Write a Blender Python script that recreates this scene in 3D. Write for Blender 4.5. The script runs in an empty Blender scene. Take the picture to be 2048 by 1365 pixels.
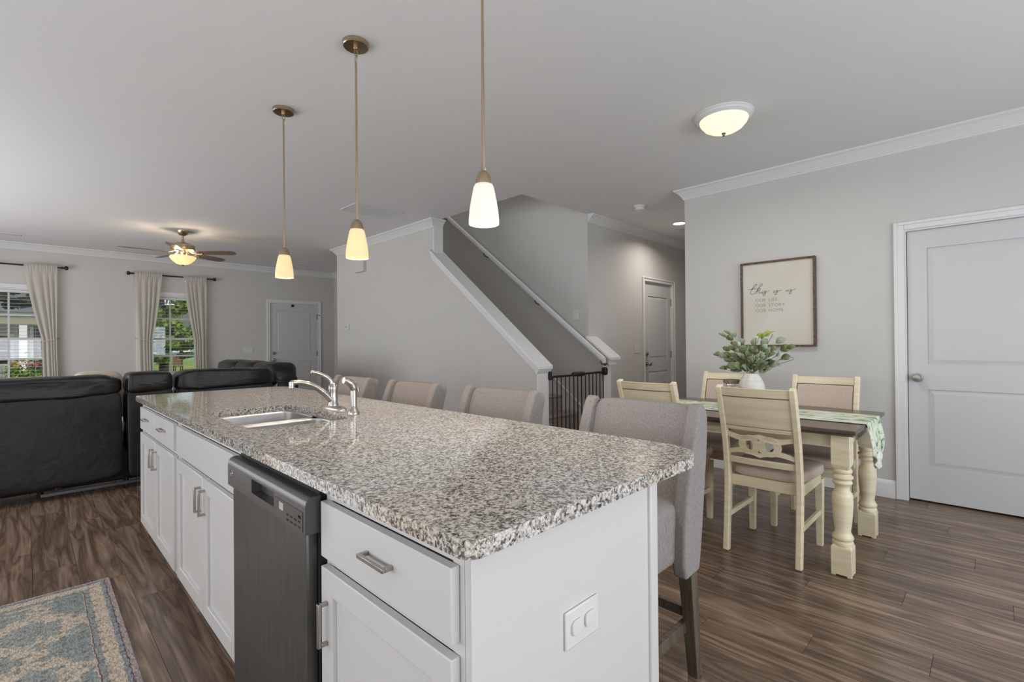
import bpy, bmesh, math, random
from mathutils import Vector, Matrix, noise
random.seed(7)
S = bpy.context.scene
COL = S.collection
PI = math.pi

# ------------------------------------------------------------------ camera, world, lights, exposure
cam_d = bpy.data.cameras.new('camera'); cam = bpy.data.objects.new('camera', cam_d); COL.objects.link(cam)
cam_d.sensor_width = 36; cam_d.lens = 36 * 967.9 / 2048; cam_d.clip_start = .05; cam_d.clip_end = 300
_yaw, _pit, _rol = math.radians(44.8447), math.radians(.2381), math.radians(-.4651)
CF = Vector((math.cos(_yaw) * math.cos(_pit), math.sin(_yaw) * math.cos(_pit), math.sin(_pit)))
_rt = CF.cross(Vector((0, 0, 1))).normalized(); _up = _rt.cross(CF)
CR = math.cos(_rol) * _rt + math.sin(_rol) * _up
CU = -math.sin(_rol) * _rt + math.cos(_rol) * _up
CC = Vector((0, 0, 1.216))
m = Matrix((CR, CU, -CF)).transposed().to_4x4(); m.translation = CC
cam.matrix_world = m
S.camera = cam
S.view_settings.view_transform = 'Standard'; S.view_settings.look = 'None'
S.view_settings.exposure = 0.34; S.view_settings.gamma = 1.0; S.view_settings.use_curve_mapping = False
S.cycles.max_bounces = 8; S.cycles.diffuse_bounces = 5; S.cycles.glossy_bounces = 4
S.cycles.transparent_max_bounces = 24; S.cycles.transmission_bounces = 6
S.cycles.caustics_reflective = False; S.cycles.caustics_refractive = False
S.cycles.sample_clamp_indirect = 6.0

W = bpy.data.worlds.new('world'); S.world = W; W.use_nodes = True
nt = W.node_tree; nt.nodes.clear()
wo = nt.nodes.new('ShaderNodeOutputWorld'); bg = nt.nodes.new('ShaderNodeBackground')
sky = nt.nodes.new('ShaderNodeTexSky'); sky.sky_type = 'NISHITA'
sky.sun_disc = False; sky.sun_elevation = math.radians(50); sky.sun_rotation = math.radians(200); sky.dust_density = 2.0
nt.links.new(sky.outputs[0], bg.inputs[0]); bg.inputs[1].default_value = 0.12
nt.links.new(bg.outputs[0], wo.inputs[0])

def sun(name, energy, rot, color, angle=1.5):
    d = bpy.data.lights.new(name, 'SUN'); d.energy = energy; d.color = color; d.angle = math.radians(angle)
    o = bpy.data.objects.new(name, d); COL.objects.link(o); o.rotation_euler = [math.radians(a) for a in rot]; return o
def area(name, loc, rot, size, power, color, spread=180, shape='RECTANGLE'):
    d = bpy.data.lights.new(name, 'AREA'); d.shape = shape; d.size = size[0]
    if shape == 'RECTANGLE': d.size_y = size[1]
    d.energy = power; d.color = color; d.spread = math.radians(spread)
    o = bpy.data.objects.new(name, d); COL.objects.link(o); o.location = loc
    o.rotation_euler = [math.radians(a) for a in rot]; return o
def bulb(name, loc, power, color, radius=.03):
    d = bpy.data.lights.new(name, 'POINT'); d.energy = power; d.color = color; d.shadow_soft_size = radius
    o = bpy.data.objects.new(name, d); COL.objects.link(o); o.location = loc; return o

sun('sun', 1.5, (48, 8, 20), (1, .95, .86))
DAY = (.88, .94, 1.0); WARM = (1.0, .80, .56)
# daylight inferred behind the camera; the left-wall and upstairs lamps are added fill
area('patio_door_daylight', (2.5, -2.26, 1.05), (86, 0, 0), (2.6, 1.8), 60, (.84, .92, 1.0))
area('kitchen_side_fill', (-1.96, 1.2, 1.5), (0, -106, 0), (1.5, 3.4), 56, (.93, .96, 1.0))  # added fill lamp before the unseen left wall, which has no window
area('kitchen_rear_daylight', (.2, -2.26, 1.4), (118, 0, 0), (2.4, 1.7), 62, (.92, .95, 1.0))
area('living_side_fill', (-1.96, 6.5, 1.15), (0, -90, 0), (1.6, 4.6), 96, (.96, .97, 1.0))  # added fill lamp that lifts the far room and stair wall
area('upstairs_fill', (4.0, 5.4, 5.15), (0, 0, 0), (1.0, 3.6), 12, (1, .98, .95))  # unseen lamp added above the shaft to brighten the stairwell

# ------------------------------------------------------------------ materials
MATS = {}
def N(nt, t, **kw):
    n = nt.nodes.new('ShaderNode' + t)
    for k, v in kw.items():
        if k in n.inputs: n.inputs[k].default_value = v
        else: setattr(n, k, v)
    return n
def mat(name, col, rough=.5, metal=0., **kw):
    m = bpy.data.materials.new(name); m.use_nodes = True; MATS[name] = m
    b = m.node_tree.nodes['Principled BSDF']
    b.inputs['Base Color'].default_value = (*col, 1); b.inputs['Roughness'].default_value = rough; b.inputs['Metallic'].default_value = metal
    for k, v in kw.items(): b.inputs[k.replace('_', ' ')].default_value = v
    return m
def nodes(m): return m.node_tree, m.node_tree.nodes['Principled BSDF'], m.node_tree.links
def ramp(nt, stops, interp='LINEAR'):
    r = nt.nodes.new('ShaderNodeValToRGB'); r.color_ramp.interpolation = interp
    e = r.color_ramp.elements
    while len(e) < len(stops): e.new(.5)
    for i, (p, c) in enumerate(stops): e[i].position = p; e[i].color = (*c, 1) if len(c) == 3 else c
    return r
def coords(nt, scale=(1, 1, 1), src='Object', rot=(0, 0, 0)):
    tc = N(nt, 'TexCoord'); mp = N(nt, 'Mapping'); mp.inputs['Scale'].default_value = scale; mp.inputs['Rotation'].default_value = rot
    nt.links.new(tc.outputs[src], mp.inputs[0]); return mp
def mixc(nt, a, b, fac, mode='MIX'):
    mx = N(nt, 'Mix'); mx.data_type = 'RGBA'; mx.blend_type = mode
    for s, v in ((0, fac), (6, a), (7, b)):
        if hasattr(v, 'is_linked') or hasattr(v, 'links'): nt.links.new(v, mx.inputs[s])
        elif s == 0: mx.inputs[0].default_value = v
        else: mx.inputs[s].default_value = (*v, 1)
    return mx.outputs[2]
def bump(m, src, strength=.2, dist=.01):
    nt, b, L = nodes(m); bp = N(nt, 'Bump'); bp.inputs['Strength'].default_value = strength; bp.inputs['Distance'].default_value = dist
    L.new(src, bp.inputs['Height']); L.new(bp.outputs[0], b.inputs['Normal'])
def noisy(name, c1, c2, rough, scale=(10, 10, 10), nscale=1., detail=4, lo=.35, hi=.65, metal=0, bmp=0, src='Object', dist=.003, dtn=0.0, **kw):
    m = mat(name, c1, rough, metal, **kw); nt, b, L = nodes(m)
    mp = coords(nt, scale, src); n = N(nt, 'TexNoise'); n.inputs['Scale'].default_value = nscale; n.inputs['Detail'].default_value = detail; n.inputs['Distortion'].default_value = dtn
    L.new(mp.outputs[0], n.inputs['Vector']); r = ramp(nt, [(lo, c1), (hi, c2)]); L.new(n.outputs[0], r.inputs[0]); L.new(r.outputs[0], b.inputs['Base Color'])
    if bmp: bump(m, n.outputs[0], bmp, dist)
    return m

WALLC = (.57, .56, .54)
wallm = noisy('wall_paint', WALLC, tuple(c * 1.02 for c in WALLC), .75, (2, 2, 2), 3, 3, bmp=0)
ceilm = noisy('ceiling_paint', (.76, .76, .765), (.77, .77, .77), .85, (2, 2, 2), 3)
trimm = mat('white_trim_paint', (.73, .73, .73), .35)
doorm = mat('white_door_paint', (.585, .59, .595), .38)
cabm = mat('white_cabinet_paint', (.61, .60, .59), .32)
plast = mat('white_plastic', (.66, .66, .65), .35)
dark = mat('dark_gap', (.01, .01, .01), .8)
blackm = mat('black_metal', (.02, .018, .018), .45, .3)
nickel = noisy('brushed_nickel', (.38, .36, .335), (.47, .445, .415), .30, (3, 3, 80), 4, 2, metal=1)
brass = noisy('warm_brushed_nickel', (.43, .33, .22), (.54, .43, .30), .30, (60, 60, 3), 3, 2, metal=1)
chrome = mat('polished_chrome', (.75, .74, .72), .12, 1)
steel = noisy('sink_steel', (.50, .49, .48), (.58, .57, .56), .36, (3, 90, 3), 4, 2, metal=1)

# granite: speckled grey white and black
gr = mat('granite', (.5, .5, .5), .06, IOR=1.65); nt, b, L = nodes(gr)
mp = coords(nt)
n1 = N(nt, 'TexNoise'); n1.inputs['Scale'].default_value = 125; n1.inputs['Detail'].default_value = 4; n1.inputs['Roughness'].default_value = .62; n1.inputs['Distortion'].default_value = .6
n2 = N(nt, 'TexNoise'); n2.inputs['Scale'].default_value = 80; n2.inputs['Detail'].default_value = 3; n2.inputs['Distortion'].default_value = 1.2
n3 = N(nt, 'TexNoise'); n3.inputs['Scale'].default_value = 3; n3.inputs['Detail'].default_value = 3
v1 = N(nt, 'TexVoronoi'); v1.inputs['Scale'].default_value = 130
for n in (n1, n2, n3, v1): L.new(mp.outputs[0], n.inputs['Vector'])
r1 = ramp(nt, [(.35, (.04, .037, .036)), (.42, (.20, .187, .178)), (.485, (.49, .463, .43)), (.60, (.73, .705, .67))]); L.new(n1.outputs[0], r1.inputs[0])
r2 = ramp(nt, [(.39, (.30, .285, .28)), (.47, (1, 1, 1))]); L.new(n2.outputs[0], r2.inputs[0])
r3 = ramp(nt, [(.45, (1, 1, 1)), (.7, (1.0, .90, .78))]); L.new(n3.outputs[0], r3.inputs[0])
o1 = mixc(nt, r1.outputs[0], r2.outputs[0], .85, 'MULTIPLY'); o2 = mixc(nt, o1, r3.outputs[0], .8, 'MULTIPLY')
r4 = ramp(nt, [(0, (.8, .8, .8)), (1, (1.1, 1.1, 1.1))]); L.new(v1.outputs['Color'], r4.inputs[0])
o3 = mixc(nt, o2, r4.outputs[0], .8, 'MULTIPLY'); L.new(o3, b.inputs['Base Color'])

# floor boards: brown walnut look, each board with its own figure
fl = mat('walnut_plank', (.15, .1, .075), .27); nt, b, L = nodes(fl)
oi = N(nt, 'ObjectInfo'); tc = N(nt, 'TexCoord'); sc = N(nt, 'VectorMath', operation='MULTIPLY'); sc.inputs[1].default_value = (1, 1, 1)
of = N(nt, 'VectorMath', operation='MULTIPLY_ADD'); of.inputs[1].default_value = (37, 23, 11)
cmb = N(nt, 'CombineXYZ'); L.new(oi.outputs['Random'], cmb.inputs[0]); L.new(oi.outputs['Random'], cmb.inputs[1]); L.new(oi.outputs['Random'], cmb.inputs[2])
L.new(cmb.outputs[0], of.inputs[0]); L.new(tc.outputs['Object'], of.inputs[2])
mpa = N(nt, 'Mapping'); mpa.inputs['Scale'].default_value = (10, .75, 1); L.new(of.outputs[0], mpa.inputs[0])
na = N(nt, 'TexNoise'); na.inputs['Scale'].default_value = 1.5; na.inputs['Detail'].default_value = 3; na.inputs['Distortion'].default_value = .7; L.new(mpa.outputs[0], na.inputs['Vector'])
wv = N(nt, 'Math', operation='MULTIPLY'); wv.inputs[1].default_value = 8; L.new(na.outputs[0], wv.inputs[0])
fr = N(nt, 'Math', operation='PINGPONG'); fr.inputs[1].default_value = 1.0; L.new(wv.outputs[0], fr.inputs[0])
mpb = N(nt, 'Mapping'); mpb.inputs['Scale'].default_value = (45, 1.6, 1); L.new(of.outputs[0], mpb.inputs[0])
nb = N(nt, 'TexNoise'); nb.inputs['Scale'].default_value = 1.5; nb.inputs['Detail'].default_value = 5; L.new(mpb.outputs[0], nb.inputs['Vector'])
ra = ramp(nt, [(0, (.115, .076, .055)), (.35, (.185, .128, .094)), (.7, (.235, .167, .124)), (1, (.31, .228, .174))]); L.new(fr.outputs[0], ra.inputs[0])
rb = ramp(nt, [(.3, (.72, .71, .70)), (.7, (1.12, 1.10, 1.08))]); L.new(nb.outputs[0], rb.inputs[0])
rc = ramp(nt, [(0, (.80, .78, .76)), (1, (1.14, 1.10, 1.03))]); L.new(oi.outputs['Random'], rc.inputs[0])
q1 = mixc(nt, ra.outputs[0], rb.outputs[0], .9, 'MULTIPLY'); q2 = mixc(nt, q1, rc.outputs[0], 1., 'MULTIPLY'); L.new(q2, b.inputs['Base Color'])
bump(fl, nb.outputs[0], .06, .002)

leather = noisy('black_leather', (.006, .005, .0045), (.013, .011, .010), .36, (5, 5, 5), 2, 4, bmp=.30, dist=.012, dtn=1.0, Specular_IOR_Level=.32)
nt, b, L = nodes(leather)
creased = noisy('creased_black_leather', (.007, .0058, .0052), (.015, .0128, .0118), .34, (3, 3, 6), 1.6, 2, bmp=.30, dist=.02, dtn=1.0, Specular_IOR_Level=.38)
blleather = mat('black_leather_shadow', (.006, .006, .006), .6)
fabric = noisy('grey_woven_fabric', (.205, .184, .176), (.325, .294, .282), .9, (260, 260, 70), 1.3, 3, lo=.3, hi=.7, bmp=.3, dist=.001)
seatfab = noisy('beige_linen_fabric', (.50, .395, .325), (.62, .505, .425), .9, (240, 60, 240), 1.2, 3, lo=.3, hi=.7, bmp=.25, dist=.001)
cream = noisy('antique_cream_paint', (.68, .59, .39), (.81, .73, .55), .42, (3, 3, 24), 1.6, 4, lo=.3, hi=.7)
creamh = noisy('antique_cream_paint_crossgrain', (.62, .54, .35), (.75, .67, .49), .42, (3, 2, 30), 1.6, 4, lo=.3, hi=.7)
glaze = mat('dark_glaze_line', (.13, .10, .06), .6)
walnut = noisy('dark_stained_top', (.072, .050, .037), (.12, .087, .067), .25, (30, 2, 30), 1.5, 4)
legwood = noisy('weathered_brown_leg', (.080, .064, .045), (.14, .112, .08), .45, (40, 40, 3), 1.5, 4)
carpet = noisy('brown_stair_carpet', (.27, .215, .18), (.40, .33, .285), .95, (20, 20, 20), 2, 4)
linen = bpy.data.materials.new('sheer_linen'); linen.use_nodes = True
nt = linen.node_tree; nt.nodes.clear(); L = nt.links
out = N(nt, 'OutputMaterial'); df = N(nt, 'BsdfDiffuse'); df.inputs[0].default_value = (.80, .76, .71, 1); tl = N(nt, 'BsdfTranslucent'); tl.inputs[0].default_value = (.84, .81, .76, 1)
tr = N(nt, 'BsdfTransparent'); m1 = N(nt, 'MixShader'); m1.inputs[0].default_value = .48; m2 = N(nt, 'MixShader'); m2.inputs[0].default_value = .20
L.new(df.outputs[0], m1.inputs[1]); L.new(tl.outputs[0], m1.inputs[2]); L.new(m1.outputs[0], m2.inputs[1]); L.new(tr.outputs[0], m2.inputs[2]); L.new(m2.outputs[0], out.inputs[0])
def glassy(name, fac, col=(1, 1, 1)):
    g = bpy.data.materials.new(name); g.use_nodes = True; nt = g.node_tree; nt.nodes.clear(); L = nt.links
    out = N(nt, 'OutputMaterial'); a = N(nt, 'BsdfTransparent'); a.inputs[0].default_value = (*col, 1); c = N(nt, 'BsdfGlossy'); c.inputs[1].default_value = .02
    mx = N(nt, 'MixShader'); mx.inputs[0].default_value = fac; L.new(a.outputs[0], mx.inputs[1]); L.new(c.outputs[0], mx.inputs[2]); L.new(mx.outputs[0], out.inputs[0]); return g
glass = glassy('window_glass', .05); jarglass = glassy('jar_glass', .25, (.9, .93, .92))
def lampglass(name, col, emis, strength, tw=.6):
    g = bpy.data.materials.new(name); g.use_nodes = True; nt = g.node_tree; nt.nodes.clear(); L = nt.links
    out = N(nt, 'OutputMaterial'); a = N(nt, 'BsdfDiffuse'); a.inputs[0].default_value = (*col, 1); t = N(nt, 'BsdfTranslucent'); t.inputs[0].default_value = (*col, 1)
    mx = N(nt, 'MixShader'); mx.inputs[0].default_value = tw; e = N(nt, 'Emission'); e.inputs[0].default_value = (*emis, 1); e.inputs[1].default_value = strength
    ad = N(nt, 'AddShader'); L.new(a.outputs[0], mx.inputs[1]); L.new(t.outputs[0], mx.inputs[2]); L.new(mx.outputs[0], ad.inputs[0]); L.new(e.outputs[0], ad.inputs[1]); L.new(ad.outputs[0], out.inputs[0]); return g
shadem = lampglass('opal_shade_glass', (.66, .58, .40), (1, .78, .42), .36, .25)
shadew = lampglass('white_opal_shade_glass', (.66, .66, .60), (1, .96, .84), .30, .25)
domem = lampglass('alabaster_dome_glass', (.68, .64, .52), (1, .92, .72), .42, .3)
bowlm = lampglass('amber_bowl_glass', (.80, .64, .40), (1, .70, .38), .40, .3)
canlit = mat('lit_can_lens', (1, 1, 1), .5); nodes(canlit)[1].inputs['Emission Color'].default_value = (1, .93, .85, 1); nodes(canlit)[1].inputs['Emission Strength'].default_value = 4
ceramic = noisy('white_glazed_ceramic', (.68, .65, .59), (.76, .735, .68), .4, (3, 3, 60), 1.5, 3)
leafm = [noisy('leaf_green', (.085, .12, .035), (.15, .19, .065), .55, (30, 30, 30), 1), noisy('leaf_sage', (.17, .215, .13), (.28, .32, .21), .6, (30, 30, 30), 1), noisy('leaf_pale', (.34, .44, .34), (.46, .56, .45), .6, (30, 30, 30), 1), noisy('leaf_lime', (.20, .25, .03), (.30, .34, .07), .55, (30, 30, 30), 1), noisy('leaf_olive_brown', (.07, .065, .022), (.12, .10, .04), .6, (30, 30, 30), 1)]
stemm = mat('brown_stem', (.11, .08, .045), .7)
framewood = noisy('distressed_brown_wood', (.05, .03, .018), (.20, .13, .08), .6, (40, 40, 40), 1.2, 4, lo=.35, hi=.75)
paper = noisy('cream_print_paper', (.60, .565, .48), (.63, .60, .54), .6, (2, 2, 2), 1.5)
ink = mat('dark_brown_ink', (.06, .045, .045), .7); inkg = mat('grey_ink', (.28, .265, .24), .7)
dwm = noisy('dark_stainless', (.10, .097, .094), (.135, .131, .127), .33, (3, 40, 3), 2, 3, metal=.85)
dwp = mat('slate_control_panel', (.11, .105, .10), .38, .6)
lcd = mat('display_grey', (.45, .46, .45), .3)
siding = mat('pale_blue_siding', (.55, .60, .66), .7); sidb = mat('teal_siding', (.20, .40, .42), .7); roofm = mat('grey_roof_shingle', (.16, .17, .18), .9); khaki = mat('khaki_porch_board', (.36, .34, .24), .8)
glassd = mat('dark_house_glass', (.03, .04, .06), .15); whitex = mat('white_exterior_paint', (.8, .82, .84), .6)
grass = noisy('lawn_grass', (.22, .34, .045), (.34, .46, .08), .9, (1, 1, 1), 3, 5)
asphalt = mat('road_asphalt', (.20, .22, .25), .9)
mulch = noisy('brown_mulch', (.10, .07, .05), (.22, .16, .12), .95, (9, 9, 9), 3)
treel = noisy('tree_leaf', (.075, .16, .02), (.30, .42, .06), .7, (1.6, 1.6, 1.6), 3, 3); treed = noisy('dark_tree_leaf', (.015, .045, .012), (.05, .10, .025), .7, (2, 2, 2), 3, 3)
bark = mat('tree_bark', (.06, .05, .04), .9)
pinkf = mat('pink_petal', (.65, .08, .16), .6); yellf = mat('yellow_petal', (.75, .40, .06), .6)
rust = mat('brown_chair_mesh', (.18, .10, .06), .7)

# ------------------------------------------------------------------ mesh helpers
class MB:
    def __init__(s): s.v = []; s.f = []
    def add(s, vs, fs):
        o = len(s.v); s.v += [tuple(v) for v in vs]; s.f += [tuple(i + o for i in f) for f in fs]; return s
    def box(s, x0, x1, y0, y1, z0, z1):
        if x0 > x1: x0, x1 = x1, x0
        if y0 > y1: y0, y1 = y1, y0
        return s.add([(x0, y0, z0), (x1, y0, z0), (x1, y1, z0), (x0, y1, z0), (x0, y0, z1), (x1, y0, z1), (x1, y1, z1), (x0, y1, z1)],
                     [(0, 3, 2, 1), (4, 5, 6, 7), (0, 1, 5, 4), (1, 2, 6, 5), (2, 3, 7, 6), (3, 0, 4, 7)])
    def prism(s, poly, axis, a0, a1):
        def P(u, v, a): return (a, u, v) if axis == 'x' else (u, a, v) if axis == 'y' else (u, v, a)
        n = len(poly); A = sum(poly[i][0] * poly[(i + 1) % n][1] - poly[(i + 1) % n][0] * poly[i][1] for i in range(n))
        if (A < 0) != (axis == 'y'): poly = poly[::-1]
        vs = [P(u, v, a0) for u, v in poly] + [P(u, v, a1) for u, v in poly]
        fs = [tuple(range(n - 1, -1, -1)), tuple(range(n, 2 * n))] + [(i, (i + 1) % n, n + (i + 1) % n, n + i) for i in range(n)]
        return s.add(vs, fs)
    def lathe(s, prof, c=(0, 0, 0), seg=32, axis='z', sx=1, sy=1):
        vs = []; fs = []
        for r, z in prof:
            for k in range(seg):
                a = 2 * PI * k / seg; p = (r * math.cos(a) * sx, r * math.sin(a) * sy, z)
                if axis == 'x': p = (p[2], p[0], p[1])
                if axis == 'y': p = (p[1], p[2], p[0])
                vs.append((p[0] + c[0], p[1] + c[1], p[2] + c[2]))
        for i in range(len(prof) - 1):
            for k in range(seg):
                k2 = (k + 1) % seg; fs.append((i * seg + k, i * seg + k2, (i + 1) * seg + k2, (i + 1) * seg + k))
        if prof[0][0] > 1e-6: fs.append(tuple(range(seg - 1, -1, -1)))
        if prof[-1][0] > 1e-6: fs.append(tuple((len(prof) - 1) * seg + k for k in range(seg)))
        return s.add(vs, fs)
    def tube(s, pts, r, seg=10, closed=False, flat=1.0):
        pts = [Vector(p) for p in pts]; n = len(pts); rs = r if isinstance(r, (list, tuple)) else [r] * n
        vs = []; fs = []; up = None
        for i in range(n):
            a = pts[(i - 1) % n] if (closed or i > 0) else pts[i]; b_ = pts[(i + 1) % n] if (closed or i < n - 1) else pts[i]
            t = (b_ - a).normalized()
            if up is None:
                up = Vector((0, 0, 1)) if abs(t.z) < .9 else Vector((0, 1, 0))
            sd = t.cross(up).normalized(); up = sd.cross(t).normalized()
            for k in range(seg):
                an = 2 * PI * k / seg; vs.append(pts[i] + (sd * math.cos(an) + up * math.sin(an) * flat) * rs[i])
        for i in range(n if closed else n - 1):
            j = (i + 1) % n
            for k in range(seg):
                k2 = (k + 1) % seg; fs.append((i * seg + k, i * seg + k2, j * seg + k2, j * seg + k))
        if not closed: fs += [tuple(range(seg - 1, -1, -1)), tuple((n - 1) * seg + k for k in range(seg))]
        return s.add(vs, fs)
    def grid(s, fn, nu, nv):
        vs = [fn(i / nu, j / nv) for j in range(nv + 1) for i in range(nu + 1)]
        return s.add(vs, [(j * (nu + 1) + i, j * (nu + 1) + i + 1, (j + 1) * (nu + 1) + i + 1, (j + 1) * (nu + 1) + i) for j in range(nv) for i in range(nu)])
    def pillow(s, x0, x1, y0, y1, z0, z1, e=.35, nu=32, nv=16, warp=None):
        c = Vector(((x0 + x1) / 2, (y0 + y1) / 2, (z0 + z1) / 2)); h = Vector((abs(x1 - x0) / 2, abs(y1 - y0) / 2, abs(z1 - z0) / 2))
        def pw(v): return math.copysign(abs(v) ** e, v)
        vs = []; fs = []
        for j in range(nv + 1):
            ph = -PI / 2 + PI * j / nv
            for i in range(nu):
                th = 2 * PI * (i + .5) / nu
                p = Vector((c.x + h.x * pw(math.cos(ph)) * pw(math.cos(th)), c.y + h.y * pw(math.cos(ph)) * pw(math.sin(th)), c.z + h.z * pw(math.sin(ph))))
                if warp: p = warp(p)
                vs.append(p)
        for j in range(nv):
            for i in range(nu): i2 = (i + 1) % nu; fs.append((j * nu + i, j * nu + i2, (j + 1) * nu + i2, (j + 1) * nu + i))
        return s.add(vs, fs)
    def build(s, name, mt, parent=None, bevel=0, seg=2, ang=40, kind=None, label=None, sub=0, world=True, solid=0):
        off = Vector((0, 0, 0))
        if parent is not None and world:
            p = parent
            while p is not None: off += Vector(p.location); p = p.parent
        me = bpy.data.meshes.new(name)
        me.from_pydata([tuple(Vector(v) - off) for v in s.v], [], s.f); me.update()
        bm = bmesh.new(); bm.from_mesh(me); bmesh.ops.recalc_face_normals(bm, faces=bm.faces) if not solid else None; bm.to_mesh(me); bm.free()
        me.shade_smooth(); me.set_sharp_from_angle(angle=math.radians(ang))
        me.materials.append(mt)
        o = bpy.data.objects.new(name, me); COL.objects.link(o)
        if parent is not None: o.parent = parent
        if solid: md = o.modifiers.new('solid', 'SOLIDIFY'); md.thickness = solid; md.offset = 0
        if bevel: md = o.modifiers.new('bevel', 'BEVEL'); md.width = bevel; md.segments = seg; md.limit_method = 'ANGLE'; md.angle_limit = math.radians(35); md.harden_normals = False
        if sub: md = o.modifiers.new('sub', 'SUBSURF'); md.levels = sub; md.render_levels = sub
        if kind: o['kind'] = kind
        if label: o['label'] = label
        return o
def thing(name, label, cat, loc=(0, 0, 0), rotz=0, group=None):
    o = bpy.data.objects.new(name, None); COL.objects.link(o); o.location = loc; o.rotation_euler = (0, 0, rotz); o.empty_display_size = .1
    o['label'] = label; o['category'] = cat
    if group: o['group'] = group
    return o
def tag(o, label, cat, group=None):
    o['label'] = label; o['category'] = cat
    if group: o['group'] = group
    return o
def group_root(name, loc=(0, 0, 0), rotz=0):
    o = bpy.data.objects.new(name, None); COL.objects.link(o); o.location = loc; o.rotation_euler = (0, 0, rotz); o['kind'] = 'structure'; return o
def dup(root, loc, rotz, label, group=None):
    r = root.copy(); COL.objects.link(r); r.location = loc; r.rotation_euler = (0, 0, rotz); r['label'] = label
    if group: r['group'] = group
    for ch in list(root.children):
        c = ch.copy(); COL.objects.link(c); c.parent = r
        for g in list(ch.children):
            d = g.copy(); COL.objects.link(d); d.parent = c
    return r
def sweep2d(mb, path, prof, right=True, z=0.):
    """profile (d, z) carried along a plan path with mitred corners; d is the distance from the wall"""
    n = len(path); P = [Vector(p) for p in path]; nr = []
    for i in range(n - 1):
        d = (P[i + 1] - P[i]).normalized(); nn = Vector((d.y, -d.x)); nr.append(nn if right else -nn)
    rows = []
    for i in range(n):
        if i == 0: off = nr[0]
        elif i == n - 1: off = nr[-1]
        else: off = (nr[i - 1] + nr[i]) / (1 + nr[i - 1].dot(nr[i]))
        rows.append([(P[i].x + off.x * d, P[i].y + off.y * d, z + h) for d, h in prof])
    k = len(prof); vs = [v for r in rows for v in r]
    fs = [(i * k + j, i * k + (j + 1) % k, (i + 1) * k + (j + 1) % k, (i + 1) * k + j) for i in range(n - 1) for j in range(k)]
    fs += [tuple(range(k)), tuple((n - 1) * k + j for j in range(k - 1, -1, -1))]
    return mb.add(vs, fs)
def catmull(pts, n=6):
    P = [Vector(p) for p in pts]; P = [2 * P[0] - P[1]] + P + [2 * P[-1] - P[-2]]; out = []
    for i in range(1, len(P) - 2):
        for k in range(n):
            t = k / n; a, b_, c, d = P[i - 1:i + 3]
            out.append(.5 * (2 * b_ + (c - a) * t + (2 * a - 5 * b_ + 4 * c - d) * t * t + (3 * b_ - a - 3 * c + d) * t ** 3))
    out.append(P[-2]); return out
def proj(p):
    d = Vector(p) - CC; z = d.dot(CF)
    return (1024 + 967.9 * d.dot(CR) / z, 682.5 - 967.9 * d.dot(CU) / z, z) if z > .05 else (-9999, -9999, z)

# ------------------------------------------------------------------ the setting
CH = 2.74                                            # ceiling height
XW = 4.70; YF = 10.08; YH = 3.40; XS = 3.53; XS2 = 3.667
MB().box(-2.1, 7.7, -2.5, 10.25, -.12, -.008).build('floor', mat('floor_underlay', (.035, .026, .02), .9), kind='structure')
FLOOR = bpy.data.objects['floor']
PW, PL = .175, 1.22
cands = []
for i in range(-12, 44):
    x0 = .022 + i * PW
    if x0 < -2.1 or x0 > 7.6: continue
    sh = (i * .4137 * PL * 1.7) % PL
    for j in range(-4, 10):
        y0 = sh + j * PL
        if y0 + PL < -2.5 or y0 > 10.1: continue
        y1 = min(y0 + PL, 10.1); y0 = max(y0, -2.5)
        c = (x0 + PW / 2, (y0 + y1) / 2, 0); sx, sy, dz = proj(c)
        vis = False
        for t in (.02, .25, .5, .75, .98):
            a, b_, d_ = proj((c[0], y0 + (y1 - y0) * t, 0))
            if d_ > .05 and -60 < a < 2110 and -50 < b_ < 1440: vis = True
        under = .52 < c[0] < 1.10 and .7 < c[1] < 3.6
        stair = 3.7 < c[0] and c[1] > 3.6
        sofa = c[1] > 5.6
        cands.append((0 if vis and not (under or stair or sofa) else 1, math.hypot(c[0], c[1]), x0, y0, y1))
cands.sort()
pm = {}; rest = MB()
for k, (_, _, x0, y0, y1) in enumerate(cands):
    g = .0007
    if k < 296:
        key = round(y1 - y0, 3)
        if key not in pm:
            h = (y1 - y0) / 2
            tmp = MB().box(-PW / 2 + g, PW / 2 - g, -h + g, h - g, -.008, 0).build('plank', fl)
            pm[key] = tmp.data; bpy.data.objects.remove(tmp)
        o = bpy.data.objects.new('plank', pm[key]); COL.objects.link(o); o.parent = FLOOR; o.location = (x0 + PW / 2, (y0 + y1) / 2, 0)
    else: rest.box(x0 + g, x0 + PW - g, y0 + g, y1 - g, -.008, 0)
rest.build('plank_field', fl, FLOOR, kind='stuff')

c = MB(); c.box(-2.1, 3.59, -2.5, 10.25, CH, 3.04); c.box(3.59, 7.7, -2.5, 3.41, CH, 3.04); c.box(3.59, 4.84, 7.4, 10.25, CH, 3.04)
c.build('ceiling', ceilm, kind='structure')
w = MB(); DT = 2.06
w.box(XW, XW + .12, .475, 2.2, 0, CH); w.box(XW, XW + .12, -.375, .475, DT, CH); w.box(XW, XW + .12, -2.5, -.375, 0, CH); w.build('wall_right', wallm, kind='structure')
MB().box(XW + .12, 7.6, 2.08, 2.2, 0, CH).build('wall_hallway_near', wallm, kind='structure')
w = MB(); w.box(XW + .137, 6.0, YH, YH + .12, 0, CH); w.box(6.0, 6.82, YH, YH + .12, DT, CH); w.box(6.82, 7.6, YH, YH + .12, 0, CH); w.build('wall_hallway_far', wallm, kind='structure')
MB().box(7.5, 7.62, 2.2, YH, 0, CH).build('wall_hallway_end', wallm, kind='structure')
MB().box(5.0, 7.0, 4.2, 4.25, 0, CH).build('wall_behind_hall_door', wallm, kind='structure')
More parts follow.
